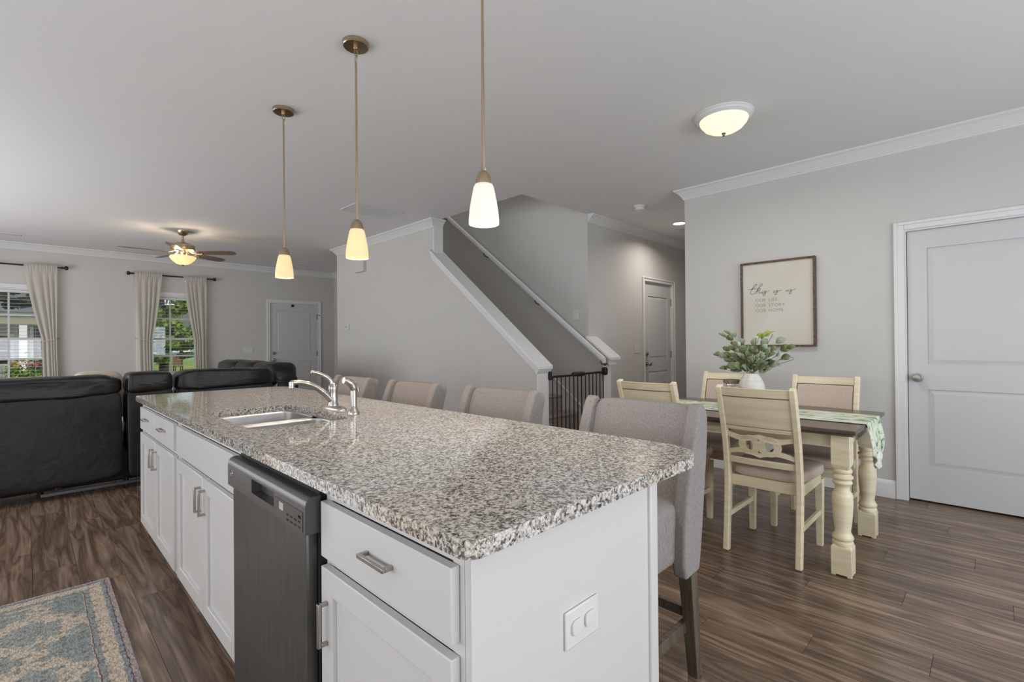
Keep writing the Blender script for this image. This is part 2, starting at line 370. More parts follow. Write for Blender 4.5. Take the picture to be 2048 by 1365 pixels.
MB().box(XW, XW + .137, YH, 10.08, 0, 5.2).build('wall_stair_far', wallm, kind='structure')
# the knee wall on the open side of the stairs
def capz(y): return 1.0 + .779 * (y - 3.13)
MB().prism([(3.165, 0), (3.165, capz(3.165) - .035), (4.863, capz(4.863) - .035), (4.863, CH), (7.46, CH), (7.46, 0)], 'x', XS, XS2).build('wall_stair_near', wallm, kind='structure')
w = MB(); w.box(3.47, 3.59, 3.3, 7.5, 3.04, 5.2); w.box(3.59, XW, 3.29, 3.41, 3.04, 5.2); w.box(3.59, XW, 7.4, 7.52, 3.04, 5.2); w.build('wall_upstairs', wallm, kind='structure')
MB().box(XS2, XW, 7.34, 7.46, 0, CH).build('wall_stair_end', wallm, kind='structure')
MB().box(3.4, 4.9, 3.2, 7.6, 5.2, 5.3).build('ceiling_upstairs', ceilm, kind='structure')
def z_r(y): return 1.03 + .74 * (y - 3.05)
MB().prism([(3.203, 0), (3.203, z_r(3.203) - .035), (YH, z_r(YH) - .035), (YH, 0)], 'x', XW, XW + .137).build('wall_stair_half', wallm, kind='structure')
# fan wall with two windows and the front door
WZ0, WZ1 = .70, 2.075
w = MB(); xs = [-2.1, -.602, .258, 1.355, 2.215, 3.39, 4.34, 4.84]
for i in range(0, 7, 2): w.box(xs[i], xs[i + 1], YF, YF + .15, 0, CH)
for a, b_ in ((1, 2), (3, 4)): w.box(xs[a], xs[b_], YF, YF + .15, WZ1, CH); w.box(xs[a], xs[b_], YF, YF + .15, 0, WZ0)
w.box(3.39, 4.34, YF, YF + .15, DT, CH); w.build('wall_front', wallm, kind='structure')
w = MB(); w.box(-2.12, -2.0, -2.5, 10.2, 0, CH); w.build('wall_left', wallm, kind='structure')
w = MB(); w.box(-2.1, 4.82, -2.42, -2.3, 0, CH); w.build('wall_rear', wallm, kind='structure')

CROWN = [(0, 0), (.082, 0), (.082, -.012), (.072, -.020), (.060, -.024), (.040, -.045), (.024, -.066), (.018, -.072), (.018, -.080), (.010, -.084), (.010, -.096), (0, -.100)]
BASE = [(0, 0), (.016, 0), (.016, .105), (.012, .118), (.006, .130), (0, .135)]
def crown(name, path, right=True): return sweep2d(MB(), path, CROWN, right, CH).build(name, trimm, kind='structure', ang=25)
def base(name, path, right=True): return sweep2d(MB(), path, BASE, right).build(name, trimm, kind='structure')
crown('trim_1', [(-2.0, -2.3), (-2.0, YF), (XW, YF), (XW, 7.46), (XS, 7.46), (XS, 4.863), (XS2, 4.863)])
crown('trim_2', [(7.5, 2.2), (XW, 2.2), (XW, -2.3)])
crown('trim_3', [(XW + .012, YH), (7.5, YH)], True)
base('baseboard_right', [(7.5, 2.2), (XW, 2.2), (XW, .535)])
base('baseboard_right_rear', [(XW, -.445), (XW, -2.3)])
base('baseboard_hallway', [(XW + .15, YH), (5.93, YH)])
base('baseboard_stair', [(XW, 7.46), (XS, 7.46), (XS, 3.175)])
base('baseboard_front', [(-2.0, -2.3), (-2.0, YF), (3.32, YF)])
# sloped caps with their moulding
def sloped(name, x0, x1, y0, y1, zf):
    s_ = .779 if zf is capz else .74
    c = MB()
    def bar(xa, xb, t0, t1, ya, yb): c.prism([(ya, zf(ya) - t0), (yb, zf(yb) - t0), (yb, zf(yb) - t1), (ya, zf(ya) - t1)], 'x', xa, xb)
    bar(x0 - .042, x1 + .042, 0, .034, y0, y1)
    c.build(name, trimm, kind='structure', bevel=.004)
    c = MB(); bar(x0 - .028, x1 + .028, .034, .060, y0 + .03, y1); bar(x0 - .017, x1 + .017, .060, .086, y0 + .032, y1); bar(x0 - .009, x1 + .009, .086, .115, y0 + .034, y1)
    return c.build({'trim_4': 'trim_10'}.get(name, 'trim_11'), trimm, kind='structure', bevel=.004)
sloped('trim_4', XS, XS2, 3.115, 4.895, capz)
sloped('trim_5', XW, XW + .137, 3.07, 3.41, z_r)
MB().box(XS - .012, XS2 + .012, 3.147, 3.165, 0, capz(3.165) - .07).build('trim_6', trimm, kind='structure', bevel=.003)
MB().box(XS - .004, XS2 + .002, 4.845, 4.863, capz(4.863) - .02, CH - .08).build('trim_7', trimm, kind='structure', bevel=.003)
MB().box(XW - .004, XW + .15, 3.185, 3.203, 0, z_r(3.203) - .07).build('trim_8', trimm, kind='structure', bevel=.003)
c = MB(); c.prism([(3.147, capz(3.165) - .115), (3.165, capz(3.165) - .115), (3.165, capz(3.165) - .05), (3.115, capz(3.165) - .06), (3.125, capz(3.165) - .085)], 'x', XS - .03, XS2 + .03)
c.prism([(3.185, z_r(3.203) - .115), (3.203, z_r(3.203) - .115), (3.203, z_r(3.203) - .05), (3.15, z_r(3.203) - .06), (3.165, z_r(3.203) - .085)], 'x', XW - .01, XW + .17)
c.build('trim_9', trimm, kind='structure', bevel=.003)
# door casing helper: local x along the wall, -y towards the room
def door(root, w, h, panels, knobs, hinge_x=None, gap=.012, recess=.03, knobm=nickel, jamb=.12):
    t = .06
    c = MB()
    for a, b_ in ((-t - .015, -.012), (w + .012, w + t + .015)): c.box(a, b_, -.014, 0, 0, h + .012 + t)
    c.box(-.012, w + .012, -.014, 0, h + .012, h + .012 + t)
    for a, b_ in ((-t - .015, -t + .008), (w + t - .008, w + t + .015)): c.box(a, b_, -.022, -.014, 0, h + .012 + t)
    c.box(-t + .008, w + t - .008, -.022, -.014, h + t - .012, h + .012 + t)
    c.build('casing', trimm, root, bevel=.004, world=False)
    j = MB(); j.box(-.014, -.002, 0, jamb, 0, h + .014); j.box(w + .002, w + .014, 0, jamb, 0, h + .014); j.box(-.002, w + .002, 0, jamb, h + .002, h + .014)
    j.build('jamb', trimm, root, world=False)
    s = MB(); r = recess; s.box(.002, w - .002, r + .012, r + .036, gap, h)
    sw = .115; zs = [gap] + [z for p in panels for z in p] + [h]
    s.box(.002, sw, r, r + .012, gap, h); s.box(w - sw, w - .002, r, r + .012, gap, h)
    for i in range(0, len(zs), 2): s.box(sw, w - sw, r, r + .012, zs[i], zs[i + 1])
    sl = s.build('slab', doorm, root, world=False)
    for z0, z1 in panels:
        p = MB(); x0, x1 = sw, w - sw; e = .035
        vs = [(x0, r + .012, z0), (x1, r + .012, z0), (x1, r + .012, z1), (x0, r + .012, z1), (x0 + e, r + .004, z0 + e), (x1 - e, r + .004, z0 + e), (x1 - e, r + .004, z1 - e), (x0 + e, r + .004, z1 - e)]
        p.add(vs, [(4, 5, 6, 7), (0, 1, 5, 4), (1, 2, 6, 5), (2, 3, 7, 6), (3, 0, 4, 7), (3, 2, 1, 0)]); p.build('panel', doorm, root, world=False, ang=5)
    for (kx, kz, kind) in knobs:
        k = MB()
        if kind == 'knob': k.lathe([(.033, r), (.033, r - .006), (.012, r - .010), (.011, r - .035), (.024, r - .042), (.029, r - .055), (.024, r - .068), (0, r - .072)], (kx, 0, kz), 24, 'y')
        else: k.lathe([(.031, r), (.031, r - .012), (.026, r - .018), (.010, r - .019), (.009, r - .032), (0, r - .033)], (kx, 0, kz), 24, 'y')
        k.build('knob' if kind == 'knob' else 'deadbolt', knobm, root, world=False)
    if hinge_x is not None:
        for hz in (.25, 1.03, 1.80): MB().box(hinge_x - .008, hinge_x + .008, r - .012, r + .002, hz - .05, hz + .05).build('hinge', nickel, root, world=False)
    return sl
d1 = group_root('door_1', (3.405, YF, 0)); door(d1, .925, 2.045, [(.25, .88), (1.05, 1.90)], [(.062, 1.05, 'd'), (.062, .92, 'knob')], .922, recess=.012, knobm=blackm if False else nickel)
MB().box(.40, .45, -.004, .012, 1.985, 2.03).build('door_sensor', blackm, d1, world=False)
MB().tube([(.94, -.03, 1.83), (.965, -.03, 1.83)], .008, 8).build('door_stop', blackm, d1, world=False)
d2 = group_root('door_2', (6.02, YH, 0)); door(d2, .785, 2.045, [(.25, .80), (.98, 1.86)], [(.07, 1.05, 'd'), (.07, .91, 'knob')], .78, recess=.02)
d3 = group_root('door_3', (XW, .462, 0), -PI / 2); door(d3, .825, 2.035, [(.27, .845), (1.03, 1.90)], [(.055, .93, 'knob')], recess=.035, gap=.016)
MB().box(XW + .09, XW + .12, -.37, .47, 0, DT).build('wall_behind_pantry_door', dark, kind='structure')
MB().box(3.39, 4.34, YF + .10, YF + .15, 0, DT).build('wall_behind_front_door', trimm, kind='structure')

# windows
def window(n, x0, x1):
    root = group_root('window_%d' % n, ((x0 + x1) / 2, YF, WZ0))
    c = MB(); t = .062
    c.box(x0 - t, x0, YF - .018, YF, WZ0 - .02, WZ1 + t); c.box(x1, x1 + t, YF - .018, YF, WZ0 - .02, WZ1 + t); c.box(x0, x1, YF - .018, YF, WZ1, WZ1 + t)
    c.box(x0 - t - .02, x1 + t + .02, YF - .05, YF + .08, WZ0 - .035, WZ0); c.box(x0 - t, x1 + t, YF - .016, YF, WZ0 - .10, WZ0 - .035)
    c.build('casing', trimm, root, bevel=.003)
    c = MB(); c.box(x0, x0 + .02, YF, YF + .15, WZ0, WZ1); c.box(x1 - .02, x1, YF, YF + .15, WZ0, WZ1); c.box(x0, x1, YF, YF + .15, WZ1 - .02, WZ1); c.box(x0, x1, YF + .08, YF + .15, WZ0, WZ0 + .03)
    c.build('jamb', trimm, root)
    zm = 1.335; a, b_ = x0 + .02, x1 - .02
    for z0, z1, y in ((zm - .02, WZ1 - .02, YF + .115), (WZ0 + .03, zm + .02, YF + .09)):
        s = MB(); f = .035; s.box(a, a + f, y, y + .022, z0, z1); s.box(b_ - f, b_, y, y + .022, z0, z1); s.box(a + f, b_ - f, y, y + .022, z0, z0 + f + .005); s.box(a + f, b_ - f, y, y + .022, z1 - f, z1)
        so = s.build('sash', trimm, root, bevel=.002)
        mx = (a + b_) / 2; mz = (z0 + z1) / 2
        MB().box(mx - .011, mx + .011, y + .002, y + .018, z0 + f, z1 - f).build('muntin', trimm, so)
        MB().box(a + f, b_ - f, y + .003, y + .017, mz - .011, mz + .011).build('muntin', trimm, so)
        for p, q in ((a + f, mx), (mx, b_ - f)):
            for u, v in ((z0 + f, mz), (mz, z1 - f)):
                MB().box(p, q, y + .009, y + .012, u, v).build('pane', glass, so)
    # the blind
    bl = thing('window_blind', ('white slatted blind in the window nearer the left edge' if n == 1 else 'white slatted blind in the window beside the front door'), 'blind', ((x0 + x1) / 2, YF + .045, WZ0 + .01))
    MB().box(x0 + .025, x1 - .025, YF + .02, YF + .07, WZ1 - .065, WZ1 - .022).build('headrail', plast, bl, bevel=.003)
    slm = MB(); slm.add([(-.405, -.022, .002), (.405, -.022, .002), (.405, 0, .004), (-.405, 0, .004), (-.405, .022, .002), (.405, .022, .002), (-.405, -.022, 0), (.405, -.022, 0), (.405, 0, .002), (-.405, 0, .002), (-.405, .022, 0), (.405, .022, 0)],
                        [(0, 1, 2, 3), (3, 2, 5, 4), (7, 6, 9, 8), (8, 9, 10, 11), (0, 6, 7, 1), (4, 5, 11, 10), (0, 3, 9, 6), (3, 4, 10, 9), (1, 7, 8, 2), (2, 8, 11, 5)])
    z = WZ1 - .115; first = None
    while z > WZ0 + .06:
        if first is None: o = slm.build('slat', plast, bl, world=False); first = o
        else: o = first.copy(); COL.objects.link(o); o.parent = bl
        o.location = (0, 0, z - WZ0 - .01); z -= .052
    for xx in (-.28, .28): MB().tube([((x0 + x1) / 2 + xx, YF + .022, WZ0 + .04), ((x0 + x1) / 2 + xx, YF + .022, WZ1 - .06)], .0012, 5).build('cord', plast, bl)
    MB().box(x0 + .03, x1 - .03, YF + .025, YF + .065, WZ0 + .015, WZ0 + .03).build('bottom_rail', plast, bl)
window(1, -.602, .258); window(2, 1.355, 2.215)

# rods and curtains
def rod(x0, x1, label, caps):
    r = thing('curtain_rod', label, 'curtain rod', ((x0 + x1) / 2, YF, 2.41)); y = YF - .085
    MB().tube([(x0, y, 2.41), (x1, y, 2.41)], .0115, 12).build('rod', blackm, r)
    for s_, x in ((-1, x0), (1, x1)):
        if s_ not in caps: continue
        o = MB().lathe([(.012, 0), (.018, .006), (.018, .014), (.012, .02), (.012, .03), (.022, .036), (.030, .05), (.031, .066), (.024, .078), (.0, .08)], (0, 0, 0), 20, 'x').build('finial', blackm, r, world=False)
        o.location = (x - r.location.x, y - YF, 0)
        if s_ == -1: o.rotation_euler = (0, 0, PI)
    for x in (x0 + .06, x1 - .06):
        c = MB(); c.tube([(x, YF, 2.40), (x, y, 2.40), (x, y, 2.41)], .006, 8); c.box(x - .012, x + .012, YF - .006, YF, 2.37, 2.43); c.build('bracket', blackm, r)
rod(-.86, .385, 'black rod over the window at the left edge of the room', (-1, 1))
rod(1.245, 2.36, 'black rod over the window beside the front door', (-1, 1))
def curtain(top, tie, bot, label, inner, ntie=1.32, seedv=0):
    """each of top / tie / bottom is (x left, x right)"""
    root = thing('curtain', label, 'curtain', ((bot[0] + bot[1]) / 2, YF - .085, .02), group=None)
    zt = 2.44; y0 = YF - .085
    def fn(u, v):
        z = zt - (zt - .03) * v
        tv = (zt - z) / (zt - ntie)
        if tv < 1: s_ = tv ** 1.3; L_ = top[0] + (tie[0] - top[0]) * s_; R_ = top[1] + (tie[1] - top[1]) * s_
        else: s_ = min(1, (tv - 1) * 1.2); s_ = s_ * s_ * (3 - 2 * s_); L_ = tie[0] + (bot[0] - tie[0]) * s_; R_ = tie[1] + (bot[1] - tie[1]) * s_
        x = L_ + (R_ - L_) * u
        wd = R_ - L_
        amp = .004 + .012 * min(1, tv * 2) * (.4 / max(wd, .12)) ** .4
        amp *= (.35 if abs(z - zt) < .05 else 1)
        ph = u * 2 * PI * 4.3 + seedv + .35 * math.sin(2.2 * v + seedv) + 1.5 * math.sin(u * 7 + seedv)
        y = y0 + amp * math.sin(ph) + .0015 * math.sin(u * 31 + v * 2)
        hd = max(0, min(1, (2.36 - z) / .06)); y = (y0 - .018 + .003 * math.sin(ph * 3.3)) * (1 - hd) + y * hd
        return (x + .006 * math.sin(ph + 1.2), y, z)
    MB().grid(fn, 110, 60).build('cloth', linen, root, solid=.0012)
    xe = tie[0] if inner > 0 else tie[1]; xi = tie[1] if inner > 0 else tie[0]
    pts = [(xe - .02 * inner, YF - .01, ntie + .02), (xe, y0 - .03, ntie + .01), ((xe + xi) / 2, y0 - .05, ntie - .005), (xi, y0 - .035, ntie - .035), (xi + .01 * inner, y0 + .02, ntie - .03)]
    MB().tube(catmull(pts, 4), .005, 8).build('tieback', linen, root)
    MB().lathe([(.012, 0), (.012, .004), (.004, .006), (.004, .03), (.008, .034), (0, .036)], (xe - .02 * inner, YF, ntie + .02), 12, 'y').build('tieback_hook', nickel, root)
    return root
curtain((-.015, .345), (.175, .335), (.195, .355), 'cream linen curtain tied back at the window on the left edge', -1, seedv=1)
curtain((1.27, 1.64), (1.315, 1.515), (1.33, 1.53), 'cream linen curtain left of the window with the tree view', 1, seedv=2)
curtain((1.945, 2.30), (2.10, 2.285), (2.12, 2.29), 'cream linen curtain right of the window, nearer the front door', -1, seedv=4)

# ------------------------------------------------------------------ stairs
st = group_root('stairs', (4.18, 3.3, 0)); st['category'] = 'stairs'; st['label'] = 'carpeted staircase rising behind the black safety gate'; st['kind'] = 'thing'
for k in range(15):
    y = 3.30 + .25 * k; z = .19 * k
    c = MB(); c.prism([(y, max(0, z - .02)), (y, z + .165), (y - .02, z + .172), (y - .02, z + .185), (y - .012, z + .19), (y + .27, z + .19), (y + .27, z + .10), (y + .03, max(0, z - .02))], 'x', XS2 + .018, XW - .018)
    c.build('step', carpet, st, bevel=.004)
def sk(y): return .88 + .76 * (y - 4.05)
for xa, xb in ((XS2, XS2 + .016), (XW - .016, XW)):
    c = MB(); c.prism([(3.22, sk(3.22)), (6.9, sk(6.9)), (6.9, sk(6.9) - .34), (3.7, 0), (3.22, 0)], 'x', xa, xb); c.build('skirt_board', trimm, st)
    c = MB(); e = .008 if xa < 4 else -.008
    c.prism([(3.22, sk(3.22)), (6.9, sk(6.9)), (6.9, sk(6.9) - .02), (3.22, sk(3.22) - .02)], 'x', xa + e, xb + e); c.build('skirt_cap', trimm, st)
# hand rail
hr = thing('handrail', 'white wall handrail running up the far side of the stairs', 'handrail', (4.62, 3.1, .97))
def hz(y): return 1.0 + .757 * (y - 3.10)
c = MB(); pts = [(4.615, 3.115, hz(3.115)), (4.615, 6.9, hz(6.9))]
c.add([], []); sec = [(-.024, -.026), (.024, -.026), (.028, -.010), (.022, .006), (.022, .018), (.012, .027), (-.012, .027), (-.022, .018), (-.022, .006), (-.028, -.010)]
vs = [(p[0] + a, p[1], p[2] + b_ * 1.25) for p in pts for a, b_ in sec]; n = len(sec)
c.add(vs, [(i, (i + 1) % n, n + (i + 1) % n, n + i) for i in range(n)] + [tuple(range(n)), tuple(range(n, 2 * n))])
c.build('rail', trimm, hr, ang=60)
for y in (3.17, 4.17, 5.15, 6.1):
    c = MB(); z = hz(y) - .035; c.tube(catmull([(4.70, y, z - .05), (4.66, y, z - .055), (4.625, y, z - .04), (4.615, y, z)], 4), .006, 8); c.lathe([(.022, 0), (.022, -.005), (.01, -.008)], (4.70, y, z - .05), 12, 'x'); c.build('bracket', legwood, hr)
# gate
gt = thing('safety_gate', 'dark bronze metal safety gate across the foot of the stairs', 'gate', (4.16, 3.13, 0))
gm = mat('dark_bronze', (.035, .02, .016), .4, .5)
ga, gb = 3.685, 4.665
MB().box(ga, 4.20, 3.118, 3.142, .862, .885).build('top_rail', gm, gt, bevel=.005)
MB().box(4.06, gb, 3.142, 3.164, .866, .888).build('top_rail', gm, gt, bevel=.005)
MB().box(ga, 4.20, 3.118, 3.142, .10, .12).build('bottom_rail', gm, gt, bevel=.005)
MB().box(4.06, gb, 3.142, 3.164, .10, .12).build('bottom_rail', gm, gt, bevel=.005)
for k in range(8): x = ga + .035 + k * .068; MB().tube([(x, 3.13, .12), (x, 3.13, .862)], .0058, 8).build('bar', blackm, gt)
for k in range(9): x = 4.095 + k * .068; MB().tube([(x, 3.153, .12), (x, 3.153, .866)], .0058, 8).build('bar', blackm, gt)
c = MB(); c.pillow(4.06, 4.26, 3.105, 3.175, .855, .905, .6); c.build('latch', gm, gt)
c = MB(); c.pillow(4.645, 4.70, 3.125, 3.185, .84, .93, .5); c.build('wall_mount', blackm, gt)
c = MB(); c.pillow(3.667, 3.70, 3.115, 3.15, .84, .93, .5); c.build('wall_mount', blackm, gt)

# ------------------------------------------------------------------ island
def bar_handle(parent, p0, p1, axis_x0, out=.024, th=.009, world=True):
    """square bar pull between p0 and p1 = (y, z) on the plane x = axis_x0, standing out towards -x"""
    c = MB(); (ya, za), (yb, zb) = p0, p1; x1 = axis_x0; x0 = x1 - out
    if abs(za - zb) < 1e-4:
        c.box(x0, x0 + .008, ya, yb, za - th / 2, za + th / 2)
        for y in (ya, yb - th): c.box(x0 + .008, x1, y, y + th, za - th / 2, za + th / 2)
    else:
        c.box(x0, x0 + .008, ya - th / 2, ya + th / 2, za, zb)
        for z in (za, zb - th): c.box(x0 + .008, x1, ya - th / 2, ya + th / 2, z, z + th)
    return c.build('handle', nickel, parent, bevel=.0012)
XD = .495
def slabfront(root, name, y0, y1, z0, z1): return MB().box(XD, XD + .019, y0, y1, z0, z1).build(name, cabm, root, bevel=.0018)
def shaker(root, y0, y1, z0, z1):
    f = .058; c = MB(); o_ = [(y0, z0), (y1, z0), (y1, z1), (y0, z1)]; i_ = [(y0 + f, z0 + f), (y1 - f, z0 + f), (y1 - f, z1 - f), (y0 + f, z1 - f)]
    vs = [(x, y, z) for x in (XD, XD + .019) for ring in (o_, i_) for y, z in ring]; fs = []
    for k in range(4):
        j = (k + 1) % 4; fs += [(k, j, 4 + j, 4 + k), (8 + k, 12 + k, 12 + j, 8 + j), (k, 8 + k, 8 + j, j), (4 + k, 4 + j, 12 + j, 12 + k)]
    c.add(vs, fs); c.box(XD + .010, XD + .019, y0 + f, y1 - f, z0 + f, z1 - f)
    return c.build('door', cabm, root, bevel=.0022)
def cabinet(y0, y1, label, ends):
    r = thing('base_cabinet', label, 'cabinet', ((.515 + 1.09) / 2, (y0 + y1) / 2, 0), group='island base cabinets')
    fy = .03
    c = MB(); c.box(.515, .535, y0, y0 + fy, .105, .877); c.box(.515, .535, y1 - fy, y1, .105, .877); c.box(.515, .535, y0 + fy, y1 - fy, .845, .877); c.box(.515, .535, y0 + fy, y1 - fy, .105, .14); c.box(.515, .535, y0 + fy, y1 - fy, .69, .72)
    c.build('face_frame', cabm, r)
    c = MB(); c.box(.536, 1.09, y0, y0 + .016, .105, .70); c.box(.536, 1.09, y1 - .016, y1, .105, .70); c.box(.536, 1.09, y0 + .016, y1 - .016, .105, .12); c.box(1.075, 1.09, y0 + .016, y1 - .016, .12, .70)
    c.box(.536, .56, y0 + .016, y1 - .016, .12, .875)
    c.build('carcass', cabm, r)
    MB().box(.59, .605, y0, y1, 0, .104).build('toe_kick', cabm, r)
    return r
k1 = cabinet(.628, 1.15, 'white base cabinet at the near end of the island, one drawer over one door', 0)
d = slabfront(k1, 'drawer', .640, 1.140, .713, .843); bar_handle(d, (.818, .787), (.920, .787), XD)
d = shaker(k1, .640, 1.140, .14, .690); bar_handle(d, (1.108, .515), (1.108, .617), XD)
k2 = cabinet(1.77, 2.735, 'white sink cabinet left of the dishwasher, blank front over two doors', 0)
slabfront(k2, 'false_front', 1.80, 2.705, .713, .843)
d = shaker(k2, 1.80, 2.234, .14, .690); bar_handle(d, (2.204, .547), (2.204, .649), XD)
d = shaker(k2, 2.238, 2.705, .14, .690); bar_handle(d, (2.268, .547), (2.268, .649), XD)
k3 = cabinet(2.745, 3.74, 'white cabinet at the far end of the island, two drawers over two doors', 0)
for a, b_ in ((2.775, 3.236), (3.246, 3.71)):
    d = slabfront(k3, 'drawer', a, b_, .713, .843); m_ = (a + b_) / 2; bar_handle(d, (m_ - .051, .787), (m_ + .051, .787), XD)
d = shaker(k3, 2.775, 3.239, .14, .690); bar_handle(d, (3.20, .547), (3.20, .649), XD)
d = shaker(k3, 3.243, 3.71, .14, .690); bar_handle(d, (3.285, .547), (3.285, .649), XD)
# end and back panels
ip = thing('island_panel', 'plain white end and back panels closing the island under the granite', 'panel', (.8, .61, 0))
MB().box(.5145, 1.085, .61, .627, 0, .877).build('end_panel', cabm, ip, bevel=.001)
MB().box(1.085, 1.121, .602, .64, 0, .877).build('corner_trim', cabm, ip, bevel=.004)
MB().box(1.092, 1.110, .64, 3.74, 0, .877).build('back_panel', cabm, ip)
MB().box(.5145, 1.092, 3.741, 3.755, .105, .877).box(.60, 1.092, 3.741, 3.755, 0, .105).build('end_panel', cabm, ip)
# countertop with the sink cut-out
def rounded(x0, x1, y0, y1, rs, n=8):
    pts = []
    for (cx, cy, a0, r) in ((x1, y1, 0, rs[0]), (x0, y1, 90, rs[1]), (x0, y0, 180, rs[2]), (x1, y0, 270, rs[3])):
        ox = cx - r if cx == x1 else cx + r; oy = cy - r if cy == y1 else cy + r
        for k in range(n + 1): a = math.radians(a0 + 90 * k / n); pts.append((ox + r * math.cos(a), oy + r * math.sin(a)))
    return pts
def slab_with_hole(outer, inner, z0, z1):
    bm = bmesh.new()
    def ring(pts, z): vs = [bm.verts.new((x, y, z)) for x, y in pts]; es = [bm.edges.new((vs[i], vs[(i + 1) % len(vs)])) for i in range(len(vs))]; return vs, es
    R = {}
    for z in (z0, z1):
        o, oe = ring(outer, z); i, ie = ring(inner, z); bmesh.ops.triangle_fill(bm, edges=oe + ie, use_beauty=True); R[z] = (o, i)
    for k in (0, 1):
        a, b_ = R[z0][k], R[z1][k]; n = len(a)
        for i in range(n): bm.faces.new((a[i], a[(i + 1) % n], b_[(i + 1) % n], b_[i]))
    bmesh.ops.recalc_face_normals(bm, faces=bm.faces); bm.verts.index_update()
    mb = MB(); mb.add([v.co.copy() for v in bm.verts], [tuple(v.index for v in f.verts) for f in bm.faces]); bm.free(); return mb
ct = slab_with_hole(rounded(.478, 1.372, .573, 3.785, (.13, .035, .03, .13)), rounded(.585, .965, 1.90, 2.575, (.055,) * 4), .8775, .907)
cto = ct.build('countertop', gr, bevel=.0055, seg=3, ang=50); tag(cto, 'long speckled grey granite worktop of the island', 'countertop')
# sink
sk_ = thing('kitchen_sink', 'undermount stainless double bowl sink in the granite island', 'sink', (.775, 2.24, .70))
for y0, y1 in ((1.905, 2.222), (2.258, 2.57)):
    c = MB(); x0, x1 = .590, .962; n = 6
    lv = [(.0, .8774, .05), (.0, .868, .05), (.006, .74, .06), (.02, .70, .06), (.05, .688, .05), (.15, .685, .02)]
    rings = [rounded(x0 + i, x1 - i, y0 + i * .85, y1 - i * .85, (r,) * 4, n) for i, z, r in lv]; m_ = len(rings[0]); vs = []
    for (i, z, r), rg in zip(lv, rings): vs += [(p[0], p[1], z) for p in rg]
    fs = [(j * m_ + k, j * m_ + (k + 1) % m_, (j + 1) * m_ + (k + 1) % m_, (j + 1) * m_ + k) for j in range(len(lv) - 1) for k in range(m_)] + [tuple((len(lv) - 1) * m_ + k for k in range(m_))]
    c.add(vs, fs); c.build('bowl', steel, sk_, solid=.0015)
    MB().lathe([(.045, .001), (.045, .004), (.035, .005), (.02, .002), (0, .002)], ((x0 + x1) / 2, (y0 + y1) / 2, .686), 24).build('drain', chrome, sk_)
MB().box(.594, .958, 2.221, 2.259, .855, .872).build('divider', steel, sk_, bevel=.004)
c = MB(); o_ = rounded(.572, .98, 1.888, 2.587, (.06,) * 4); i_ = rounded(.589, .963, 1.904, 2.571, (.055,) * 4); c = slab_with_hole(o_, i_, .8745, .8772); c.build('rim', steel, sk_)
# faucet
fc = thing('kitchen_faucet', 'brushed nickel faucet with arched spout over the double sink', 'faucet', (1.051, 2.27, .907))
c = MB(); c.lathe([(.0, 0), (.058, 0), (.058, .004), (.052, .010), (.03, .014), (0, .014)], (1.051, 2.27, .907), 36, sx=.55, sy=2.1); c.build('deck_plate', nickel, fc)
MB().lathe([(.024, .012), (.024, .02), (.0205, .028), (.0205, .085), (.022, .095), (.021, .112), (.012, .122), (0, .124)], (1.051, 2.27, .907), 28).build('body', nickel, fc)
c = MB(); c.tube(catmull([(1.045, 2.27, .945), (1.00, 2.27, .99), (.955, 2.27, 1.022), (.905, 2.27, 1.040), (.87, 2.27, 1.043), (.853, 2.27, 1.040)], 6), [.016] * 8 + [.0145] * 8 + [.012] * 15, 14); c.build('spout', nickel, fc)
MB().lathe([(.0125, 0), (.0125, -.028), (.010, -.030), (0, -.030)], (.856, 2.27, 1.047), 20).build('aerator', nickel, fc)
c = MB(); c.tube(catmull([(1.050, 2.27, 1.015), (1.035, 2.27, 1.045), (1.005, 2.27, 1.068), (.972, 2.27, 1.082), (.945, 2.27, 1.088)], 5), [.019, .018, .016, .015, .014] + [.0125] * 5 + [.010] * 5 + [.008] * 6, 12, flat=.6); c.build('lever', nickel, fc)
sp = thing('side_sprayer', 'brushed nickel side sprayer standing on the granite right of the faucet', 'sprayer', (1.029, 2.02, .907))
MB().lathe([(0, 0), (.025, 0), (.025, .006), (.019, .018), (.015, .028), (.013, .035), (0, .035)], (1.029, 2.02, .907), 24).build('base', nickel, sp)
c = MB(); c.tube(catmull([(1.029, 2.02, .940), (1.029, 2.02, .99), (1.028, 2.02, 1.020), (1.018, 2.02, 1.040), (.995, 2.02, 1.055), (.983, 2.02, 1.058)], 5), [.0135] * 10 + [.016] * 8 + [.014] * 8, 16); c.build('spray_head', nickel, sp)
c = MB(); c.tube(catmull([(1.035, 2.02, 1.045), (1.047, 2.02, 1.03), (1.051, 2.02, 1.005)], 4), [.006] * 9, 8); c.build('trigger', nickel, sp)
# dishwasher
dw = thing('dishwasher', 'dark stainless dishwasher built into the island between the cabinets', 'dishwasher', (.8, 1.46, 0))
MB().box(.50, 1.08, 1.158, 1.762, .11, .868).build('tub', dark, dw)
MB().box(.474, .500, 1.168, 1.752, .105, .772).build('door', dwm, dw, bevel=.003)
c = MB(); pf = [(.500, .765), (.463, .765), (.463, .830), (.465, .842), (.471, .849), (.480, .853), (.500, .853)]; ya, yb = 1.152, 1.768
for a, b_ in ((ya, 1.355), (1.535, yb)): c.prism(pf, 'y', a, b_)
c.prism([(.500, .826), (.463, .826), (.463, .830), (.465, .842), (.471, .849), (.480, .853), (.500, .853)], 'y', 1.355, 1.535); c.box(.463, .500, 1.355, 1.535, .765, .786); c.box(.490, .500, 1.355, 1.535, .786, .826)
c.build('control_panel', dwp, dw, bevel=0)
c = MB(); c.box(.4615, .463, 1.165, 1.345, .770, .818); pn = c.build('button_panel', dwp, dw)
MB().box(.4608, .4615, 1.285, 1.312, .793, .812).build('display', lcd, pn)
